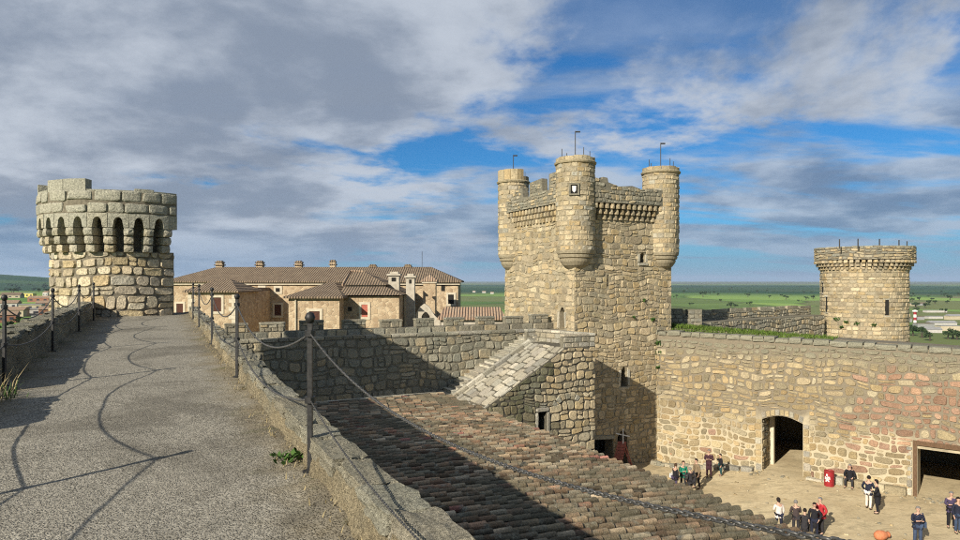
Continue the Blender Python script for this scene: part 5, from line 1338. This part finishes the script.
def person(label, loc, h, face, top, bottom, hair, pose='stand', coat=0.0, arms=None, shoes='shoe', hairlen=0.0, group=None, bag=None, seed=0):
    """face: heading angle the front points to (radians, world); local front is -y"""
    r = random.Random(seed); S = h / 1.74
    root = thing('person', label, 'person', loc, group); root.scale = (S, S, S); root.rotation_euler = (0, 0, face + math.pi / 2)
    V = Vector
    lean = -0.03
    if pose == 'sit': pz, kn, an, py_ = 0.48, (0.17, -0.44, 0.47), (0.18, -0.42, 0.09), 0.0
    elif pose == 'crouch': pz, kn, an, py_ = 0.42, (0.17, -0.36, 0.50), (0.14, -0.08, 0.09), 0.08; lean = -0.22
    else: pz, kn, an, py_ = 0.94, (0.11, -0.03, 0.50), (0.115, 0.02, 0.09), 0.0
    st = r.uniform(-0.09, 0.09) if pose == 'stand' else 0.0
    P = {}
    P['pel'] = V((0, py_, pz)); P['sp'] = V((0, py_ + lean * .4, pz + .20)); P['ch'] = V((0, py_ + lean * .9, pz + .40)); P['nk'] = V((0, py_ + lean * 1.1 - .005, pz + .545))
    P['hb'] = V((0, py_ + lean * 1.3 - .02, pz + .62)); P['hd'] = V((0, py_ + lean * 1.5 - .025, pz + .70)); P['tp'] = V((0, py_ + lean * 1.5 - .015, pz + .78))
    for s, k in ((-1, 'l'), (1, 'r')):
        sh = P['ch'] + V((s * .185, 0, .065)); P['s' + k] = sh; a = (arms or ('down', 'down'))[0 if s < 0 else 1]
        if a == 'down': el, wr, hn = V((s * .06, .03, -.28)), V((s * .055, -.05, -.53)), V((s * .045, -.075, -.62))
        elif a == 'fold': el, wr, hn = V((s * .06, -.03, -.27)), V((-s * .05, -.22, -.24)), V((-s * .13, -.24, -.22))
        elif a == 'pocket': el, wr, hn = V((s * .12, .06, -.26)), V((s * .02, -.10, -.46)), V((s * -.01, -.13, -.52))
        elif a == 'up': el, wr, hn = V((s * .05, -.10, -.26)), V((-s * .04, -.26, -.05)), V((-s * .06, -.28, .03))
        elif a == 'knee': el, wr, hn = V((s * .08, -.08, -.26)), V((s * .0, -.30, -.34)), V((s * -.01, -.37, -.36))
        P['e' + k], P['w' + k], P['h' + k] = sh + el, sh + wr, sh + hn
        P['p' + k] = V((s * .095, py_, pz - .04)); P['k' + k] = V((s * kn[0], kn[1] + s * st * .5, kn[2])); P['a' + k] = V((s * an[0], an[1] + s * st, an[2])); P['t' + k] = P['a' + k] + V((s * .03, -.17, -.045))
    nm = list(P); ix = {k: i for i, k in enumerate(nm)}
    E = [('pel', 'sp'), ('sp', 'ch'), ('ch', 'nk'), ('nk', 'hb'), ('hb', 'hd'), ('hd', 'tp')]
    for k in 'lr': E += [('ch', 's' + k), ('s' + k, 'e' + k), ('e' + k, 'w' + k), ('w' + k, 'h' + k), ('pel', 'p' + k), ('p' + k, 'k' + k), ('k' + k, 'a' + k), ('a' + k, 't' + k)]
    RR = {'pel': (.15, .11), 'sp': (.13, .10), 'ch': (.15, .11), 'nk': .055, 'hb': (.06, .07), 'hd': (.078, .098), 'tp': (.055, .065)}
    for k in 'lr': RR.update({'s' + k: .06, 'e' + k: .045, 'w' + k: .03, 'h' + k: (.04, .018), 'p' + k: .085, 'k' + k: .058, 'a' + k: .042, 't' + k: (.042, .03)})
    pts = [P[k] for k in nm]; ed = [(ix[a], ix[b]) for a, b in E]; rad = [RR[k] for k in nm]
    for k, s in (('l', -1), ('r', 1)):      # fingers and thumb
        w, hn = P['w' + k], P['h' + k]; d = (hn - w).normalized(); sd = V((0, 1, 0)) if abs(d.y) < .7 else V((1, 0, 0)); sd = (sd - d * sd.dot(d)).normalized(); bend = V((-s, 0, 0)) * .3
        for q, l in ((-.026, .062), (-.009, .075), (.009, .072), (.026, .056)):
            i = len(pts); pts += [hn + sd * q + d * .03, hn + sd * q + d * (.03 + l * .55), hn + sd * q + (d + bend * .6).normalized() * (.03 + l)]; rad += [.009, .009, .008]; ed += [(ix['h' + k], i), (i, i + 1), (i + 1, i + 2)]
        i = len(pts); pts += [hn - sd * .045 + d * -.01, hn - sd * .06 + d * .035]; rad += [.011, .009]; ed += [(ix['h' + k], i), (i, i + 1)]
    skin_obj('body', pts, ed, rad, 'skin', root)
    # jacket
    K = ['pel', 'sp', 'ch', 'nk', 'sl', 'el', 'wl', 'sr', 'er', 'wr']; jp = [P[k].copy() for k in K]; jr = [(.185, .145), (.175, .135), (.19, .14), (.075, .075), .082, .066, .05, .082, .066, .05]
    jp[3] = P['ch'].lerp(P['nk'], .78); je = [(0, 1), (1, 2), (2, 3), (2, 4), (4, 5), (5, 6), (2, 7), (7, 8), (8, 9)]
    if coat > 0:
        jp += [V((0, py_ + .01, pz - coat * .5)), V((0, py_ + .015, pz - coat))]; jr += [(.185, .15), (.20, .16)]; je += [(0, 10), (10, 11)]
    else: jp += [V((0, py_, pz - .10))]; jr += [(.18, .14)]; je += [(0, 10)]
    skin_obj('jacket', jp, je, jr, top, root)
    K = ['pel', 'pl', 'kl', 'al', 'pr', 'kr', 'ar']; skin_obj('trousers', [P[k] for k in K], [(0, 1), (1, 2), (2, 3), (0, 4), (4, 5), (5, 6)], [(.165, .125), .10, .076, .062, .10, .076, .062], bottom, root)
    for k in 'lr': skin_obj('shoe', [P['a' + k] + V((0, .035, -.03)), P['a' + k] + V((0, -.06, -.045)), P['t' + k] + V((0, -.02, -.005))], [(0, 1), (1, 2)], [.05, (.05, .042), (.045, .034)], shoes, root)
    # hair cap, longer at the back when asked, and the face
    hv = []; hf = []; c = P['hd'] + V((0, .012, .005)); nu, nv = 14, 7
    for i in range(nv + 1):
        fi = math.pi * 0.60 * i / nv
        for j in range(nu):
            q = 2 * math.pi * j / nu; back = max(0, math.sin(q)); z = math.cos(fi) * .125; rr = math.sin(fi)
            x, y = math.cos(q) * rr * .098, math.sin(q) * rr * .118
            if math.sin(q) < -.35 and fi > 1.0: y *= .72; z = max(z, .045)
            if i == nv: z -= hairlen * back
            hv.append(c + V((x, y, z)))
    for i in range(nv):
        for j in range(nu): a = i * nu + j; b = i * nu + (j + 1) % nu; hf.append((a, b, b + nu, a + nu))
    me = bpy.data.meshes.new('hair'); me.from_pydata([tuple(q) for q in hv], [], hf); me.materials.append(M[hair]); me.polygons.foreach_set('use_smooth', [True] * len(hf)); o = bpy.data.objects.new('hair', me); o.parent = root; COL.objects.link(o)
    fv = MB(); fc = P['hd']
    fv.add([fc + V((-.014, -.098, .0)), fc + V((.014, -.098, .0)), fc + V((0, -.128, -.018)), fc + V((0, -.096, .035))], [(0, 1, 2), (0, 2, 3), (1, 3, 2)])
    for s in (-1, 1): fv.box(fc + V((s * .083 - .008, -.012, -.02)), (.016, 0, 0), (0, .03, 0), (0, 0, .05))
    def local(mb, name, mt):
        me = bpy.data.meshes.new(name); me.from_pydata([tuple(q) for q in mb.v], [], mb.f); me.materials.append(M[mt]); o = bpy.data.objects.new(name, me); o.parent = root; COL.objects.link(o); return o
    local(fv, 'nose_and_ears', 'skin')
    ev = MB()
    for s in (-1, 1): ev.box(fc + V((s * .034 - .012, -.101, .012)), (.024, 0, 0), (0, .006, 0), (0, 0, .012))
    ev.box(fc + V((-.024, -.099, -.05)), (.048, 0, 0), (0, .006, 0), (0, 0, .009)); local(ev, 'eyes_and_mouth', 'wood_brown')
    if bag:
        bm_ = MB(); q = P['sr'] + V((.09, .05, -.42)); bm_.box(q + V((-.04, -.13, -.14)), (.09, 0, 0), (0, .27, 0), (0, 0, .25)); bm_.tube([q + V((0, 0, .1)), P['sr'] + V((.02, 0, .07)), P['sl'] + V((.1, -.1, -.1))], .014, 5); local(bm_, 'shoulder_bag', bag)
    return root
cloth('shoe', (0.02, 0.018, 0.016), 0.6); cloth('black_coat', (0.016, 0.015, 0.018)); cloth('navy', (0.018, 0.02, 0.035)); cloth('green_jacket', (0.02, 0.19, 0.115)); cloth('tan_jacket', (0.19, 0.14, 0.085))
cloth('maroon', (0.05, 0.022, 0.028)); cloth('charcoal', (0.03, 0.028, 0.03)); cloth('plum', (0.06, 0.045, 0.085)); cloth('teal', (0.02, 0.06, 0.06)); cloth('cream', (0.62, 0.55, 0.48)); cloth('white_cotton', (0.66, 0.64, 0.60))
cloth('jeans', (0.045, 0.065, 0.11)); cloth('red_jacket', (0.36, 0.03, 0.035)); cloth('grey_wool', (0.17, 0.16, 0.155)); cloth('brown_wool', (0.055, 0.04, 0.038))
cloth('hair_dark', (0.018, 0.013, 0.011)); cloth('hair_grey', (0.17, 0.155, 0.14)); cloth('hair_brown', (0.06, 0.035, 0.02))
def people():
    T = lambda d: R_(d)
    def at(px, py): return on_ground(px, py)
    L = [
     ('person in black coat and plum trousers, white bag strap, beside green jacket', 675, 492.5, 1.68, 20, 'black_coat', 'plum', 'hair_brown', dict(coat=.25, arms=('pocket', 'fold'), bag='white_cotton')),
     ('person in bright green jacket with dark trousers among the courtyard group', 683, 490, 1.72, -80, 'green_jacket', 'charcoal', 'hair_brown', dict(arms=('fold', 'down'))),
     ('shorter person in charcoal jacket standing before the tan jacket', 690.5, 495.5, 1.60, 120, 'charcoal', 'charcoal', 'hair_grey', dict(arms=('pocket', 'pocket'), coat=.12)),
     ('person in tan jacket and dark trousers standing in the courtyard group', 697, 488.5, 1.76, 200, 'tan_jacket', 'charcoal', 'hair_dark', dict(arms=('pocket', 'down'))),
     ('person in long dark maroon coat casting a long shadow near the gateway', 709, 477.5, 1.74, 250, 'maroon', 'maroon', 'hair_grey', dict(coat=.5, arms=('fold', 'fold'))),
     ('small person in black jacket and teal trousers beside the maroon coat', 721, 476, 1.38, 180, 'black_coat', 'teal', 'hair_dark', dict(arms=('up', 'down'))),
     ('man in white trousers and dark jacket standing close to a black coat', 868.5, 509, 1.70, 40, 'navy', 'cream', 'hair_dark', dict(arms=('fold', 'pocket'))),
     ('person in long black coat standing beside the white trousers', 877.5, 513.5, 1.70, 150, 'black_coat', 'black_coat', 'hair_dark', dict(coat=.55, arms=('down', 'fold'), hairlen=.1)),
     ('curly dark haired woman in cream top and dark trousers', 779, 532.5, 1.66, 95, 'cream', 'navy', 'hair_dark', dict(arms=('down', 'fold'), hairlen=.07)),
     ('broad person in brown wool jacket next to the cream top', 796, 534.5, 1.62, 80, 'brown_wool', 'charcoal', 'hair_grey', dict(arms=('fold', 'fold'), coat=.15)),
     ('person in dark clothes crouching beside the brown wool jacket', 804.5, 534, 1.62, 60, 'charcoal', 'charcoal', 'hair_dark', dict(pose='crouch', arms=('knee', 'knee'))),
     ('person in long black coat standing by the red jacket', 814.5, 538, 1.66, -120, 'black_coat', 'navy', 'hair_dark', dict(coat=.5, arms=('down', 'pocket'), hairlen=.1)),
     ('person in red jacket with grey scarf-like sleeves in the near group', 821, 534, 1.74, 200, 'red_jacket', 'charcoal', 'hair_grey', dict(arms=('fold', 'pocket'))),
     ('grey haired man in dark jacket and jeans standing alone in the yard', 917.5, 546, 1.76, -100, 'navy', 'jeans', 'hair_grey', dict(arms=('fold', 'fold'), bag='jeans')),
     ('person in plum jacket standing by the timber doorway', 951, 528, 1.74, -110, 'plum', 'black_coat', 'hair_grey', dict(arms=('fold', 'pocket'))),
     ('person in navy jacket and jeans in front of the plum jacket', 957.5, 533, 1.68, -90, 'navy', 'jeans', 'hair_dark', dict(arms=('down', 'fold'))),
    ]
    for i, (lab, px, py, h, deg, top, bot, hair, kw) in enumerate(L):
        p = at(px, py); person(lab, p, h, T(deg), top, bot, hair, seed=i * 7 + 1, group='visitors in the courtyard', **kw)
    p = fg(11.75, 0, 0.36); p.z = gz(p.x, p.y) - 0.01
    person('person in black jacket sitting on the stone ledge of the gate wall', p, 1.74, math.atan2(GN.y, GN.x), 'black_coat', 'charcoal', 'hair_grey', pose='sit', arms=('knee', 'knee'), group='visitors in the courtyard', seed=99)
people()

# ---------------------------------------------------------------- countryside: town, trees, works
def hit(px, py):
    """where the ray through a pixel meets the terrain"""
    d = Vector(((px - 480) / F, 1, -(py - HOR) / F)); y = 60.0
    while y < 30000:
        p = Vector((0, 0, EYE)) + d * y
        if p.z < th(p.x, p.y): break
        y *= 1.004
    p.z = th(p.x, p.y); return p
def town():
    r = random.Random(61)
    for nm, c1, c2 in (('wall_white', (.38, .35, .31), (.50, .47, .42)), ('wall_cream', (.40, .33, .22), (.50, .43, .30)), ('wall_yellow', (.55, .45, .10), (.65, .54, .16)), ('wall_brick', (.22, .10, .06), (.28, .14, .09)), ('metal_shed', (.20, .20, .19), (.30, .29, .28)), ('dark_win', (.03, .03, .035), (.05, .05, .06))):
        M[nm] = plain(nm, c1, c2, 0.6, bump=0)
    def house(px, py, w, d, h, rz, wall, roof, label, flat=False, cat='house', group=None, wins=3):
        p = hit(px, py); root = thing('town_house', label, cat, p, group); root['kind'] = 'thing'
        c, s = math.cos(rz), math.sin(rz); ex = Vector((c, s, 0)); ey = Vector((-s, c, 0)); o = p - ex * w / 2 - ZV * 1.5
        mb = MB(); mb.box(o, ex * w, ey * d, ZV * (h + 1.5)); mb.build('wall', wall, root)
        b = o + ZV * (h + 1.5); mb = MB()
        if flat: mb.box(b - ex * .3 - ey * .3 + ZV * .01, ex * (w + .6), ey * (d + .6), ZV * .35)
        else:
            q = [b - ex * .4 - ey * .4, b + ex * (w + .4) - ey * .4, b + ex * (w + .4) + ey * (d + .4), b - ex * .4 + ey * (d + .4)]; k = d * 0.24
            q = [x + ZV * .01 for x in q] + [q[0] + ey * (d / 2 + .4) + ZV * k, q[1] + ey * (d / 2 + .4) + ZV * k]
            mb.add(q, [(0, 1, 5, 4), (1, 2, 5), (2, 3, 4, 5), (3, 0, 4), (0, 3, 2, 1)])
        mb.build('roof', roof, root)
        for i in range(wins):
            x = w * (i + .5) / wins; mb = MB(); mb.box(o + ex * (x - w / wins * .2) - ey * .06 + ZV * (1.5 + h * .35), ex * (w / wins * .4), ey * .1, ZV * h * .35); mb.build('window', 'dark_win', root)
    house(27, 297.5, 17, 10, 6.2, 0.1, 'wall_yellow', 'wall_white', 'white and yellow flat roofed building among town roofs', True, wins=3)
    house(45, 297, 9, 9, 7, -0.2, 'wall_white', 'roof_red', 'white gabled house with red roof behind the dark brick one')
    house(38, 302, 22, 9, 4.5, 0.1, 'wall_brick', 'roof_red', 'dark brick house below the white and yellow building')
    house(10, 298, 26, 16, 4, 0.25, 'wall_cream', 'roof_far', 'wide low barn with pale brown roof at the town edge')
    house(23, 316, 15, 8, 3.0, 0.35, 'wall_white', 'metal_shed', 'low shed with long pale metal roof', True)
    house(30, 310, 12, 8, 3.2, 0.35, 'wall_cream', 'metal_shed', 'second pale metal roofed shed behind the low one', True)
    house(47, 308, 13, 7, 3.2, 0.3, 'wall_brick', 'roof_red', 'long red roofed house near the round tower base')
    house(6, 309, 12, 8, 3.6, 0.3, 'wall_white', 'roof_red', 'white house with red roof next to the wide barn')
    house(12, 317, 9, 6, 3.0, 0.2, 'wall_cream', 'roof_red', 'small cream house with red roof below the sheds')
    house(42, 323, 7, 5, 2.4, 0.1, 'metal_shed', 'metal_shed', 'little grey blue hut at foot of the slope', True)
    house(49, 316, 8, 6, 3, 0.4, 'wall_brick', 'roof_red', 'small brick house beside the little hut')
    house(2, 323, 9, 6, 3, 0.4, 'wall_brick', 'roof_red', 'brick shed at the very edge of the town')
    sheds = [(937, 312.5, 30, 'long pale shed behind the striped tower'), (923, 305.5, 14, 'small white farm shed on the green fields'), (912, 306, 12, 'tiny grey farm shed on the green fields'),
             (944, 326, 26, 'wide grey works shed in the yard right of the striped tower'), (926, 327.5, 16, 'cream works shed just beside the striped tower'), (956, 320, 16, 'pale shed behind the wide works shed'),
             (936, 319, 18, 'grey shed between striped tower and long pale shed'), (908, 322, 9, 'white hut close to the east tower'), (951, 331, 18, 'low white shed among dark trees in the plain'), (934, 333, 14, 'small cream shed in front of the wide works shed'), (921, 320, 8, 'little white hut behind the striped tower')]
    for k, (px, py, w, lab) in enumerate(sheds):
        house(px, py, w, 9, 3.0 + (k % 3) * .8, r.uniform(-.25, .25), ('wall_white', 'metal_shed', 'wall_cream')[k % 3], ('metal_shed', 'roof_far', 'metal_shed')[k % 3], lab, k % 2 == 0, 'shed', 'industrial sheds in the plain', 0)
    for px, py, w in ((484, 293, 14), (474, 292.5, 12), (492, 294, 12)):
        house(px, py, w, 10, 5, 0, 'wall_white', 'roof_red', 'small farm building in the green fields beside the keep', False, 'house', 'farm buildings left of the keep', 0)
    # striped tower
    p = hit(915, 326); t = thing('striped_chimney', 'red and white striped tower in the plain beside the sheds', 'tower', p)
    for i in range(5):
        mb = MB(); mb.lathe((p.x, p.y), [(1.5, p.z + 3.0 * i), (1.4, p.z + 3.0 * (i + 1) - 0.01)], 12); mb.build('band', 'white_paint' if i % 2 else 'red_paint', t)
    mb = MB(); mb.lathe((p.x, p.y), [(0.02, p.z + 14.9), (2.6, p.z + 15.0), (2.6, p.z + 16.2), (0.02, p.z + 17)], 12); mb.build('top', 'white_paint', t)
    # trees: one oak built once per size class, then copied
    def tree(px, py, rad, label, group):
        p = hit(px, py); t = thing('tree', label, 'tree', p, group); t['kind'] = 'thing'
        mb = MB(); mb.tube([p - ZV * .3, p + ZV * rad * .5, p + ZV * rad * 1.1], [rad * .12, rad * .09, rad * .04], 6); mb.build('trunk', 'bark', t)
        cs = [(p + Vector((r.gauss(0, .42), r.gauss(0, .42), 1.0 + r.gauss(0, .16))) * rad, rad * r.uniform(.34, .55)) for _ in range(7)]
        leaf_mesh('crown', cs, 34, rad * .17, 'leaf_far', t, r)
    for px, py, s in ((905, 335, 6), (913, 336, 7), (922, 338, 8), (930, 341, 6), (953, 339, 7), (957, 340, 6), (948, 339, 6), (912, 331, 5), (916, 312, 6), (928, 305, 9), (950, 300, 11), (945, 313, 6), (900, 334, 6)):
        tree(px, py, s * .8, 'round dark tree in the plain beyond the east tower', 'trees in the plain to the right')
    for px, py, s in ((750, 306, 8), (731, 308, 9), (735, 308.5, 7), (690, 306, 6), (806, 300, 8), (703, 297, 14)):
        tree(px, py, s * .8, 'dark oak in the fields behind the outer wall', 'oaks in the fields between keep and east tower')
    for k in range(34):
        px = r.uniform(674, 820); py = 284.5 + 19 * r.random() ** 1.3
        tree(px, py, r.uniform(4, 9), 'dark oak in the fields behind the outer wall', 'oaks in the fields between keep and east tower')
    for k in range(22):
        px = r.uniform(907, 960); py = 285 + 24 * r.random()
        tree(px, py, r.uniform(4, 8), 'round dark tree in the plain beyond the east tower', 'trees in the plain to the right')
    for k in range(42):
        px = r.uniform(0, 56); py = r.uniform(284.5, 293)
        tree(px, py, r.uniform(4, 8), 'dark green tree in the wooded belt behind the town', 'trees behind the town')
    for k in range(26):
        px = r.uniform(2, 58); py = r.uniform(322, 344)
        tree(px, py, r.uniform(1.0, 2.4), 'low green bush on the slope below the walk', 'bushes on the slope below the walk')
town()

# ---------------------------------------------------------------- the air: far country fades to blue
def haze():
    mb = MB(); mb.wbox(-43500, 43500, -43500, 43500, -140, 260); m = bpy.data.materials.new('haze_air'); m.use_nodes = True; nt = m.node_tree; nt.nodes.clear()
    o = nt.nodes.new('ShaderNodeOutputMaterial'); v = nt.nodes.new('ShaderNodeVolumePrincipled'); v.inputs['Color'].default_value = (0.62, 0.78, 1.0, 1); v.inputs['Density'].default_value = 0.5 / 13000; v.inputs['Anisotropy'].default_value = 0.1
    nt.links.new(v.outputs[0], o.inputs['Volume'])
    b = mb.build('haze', m); tag(b, kind='stuff')
haze()
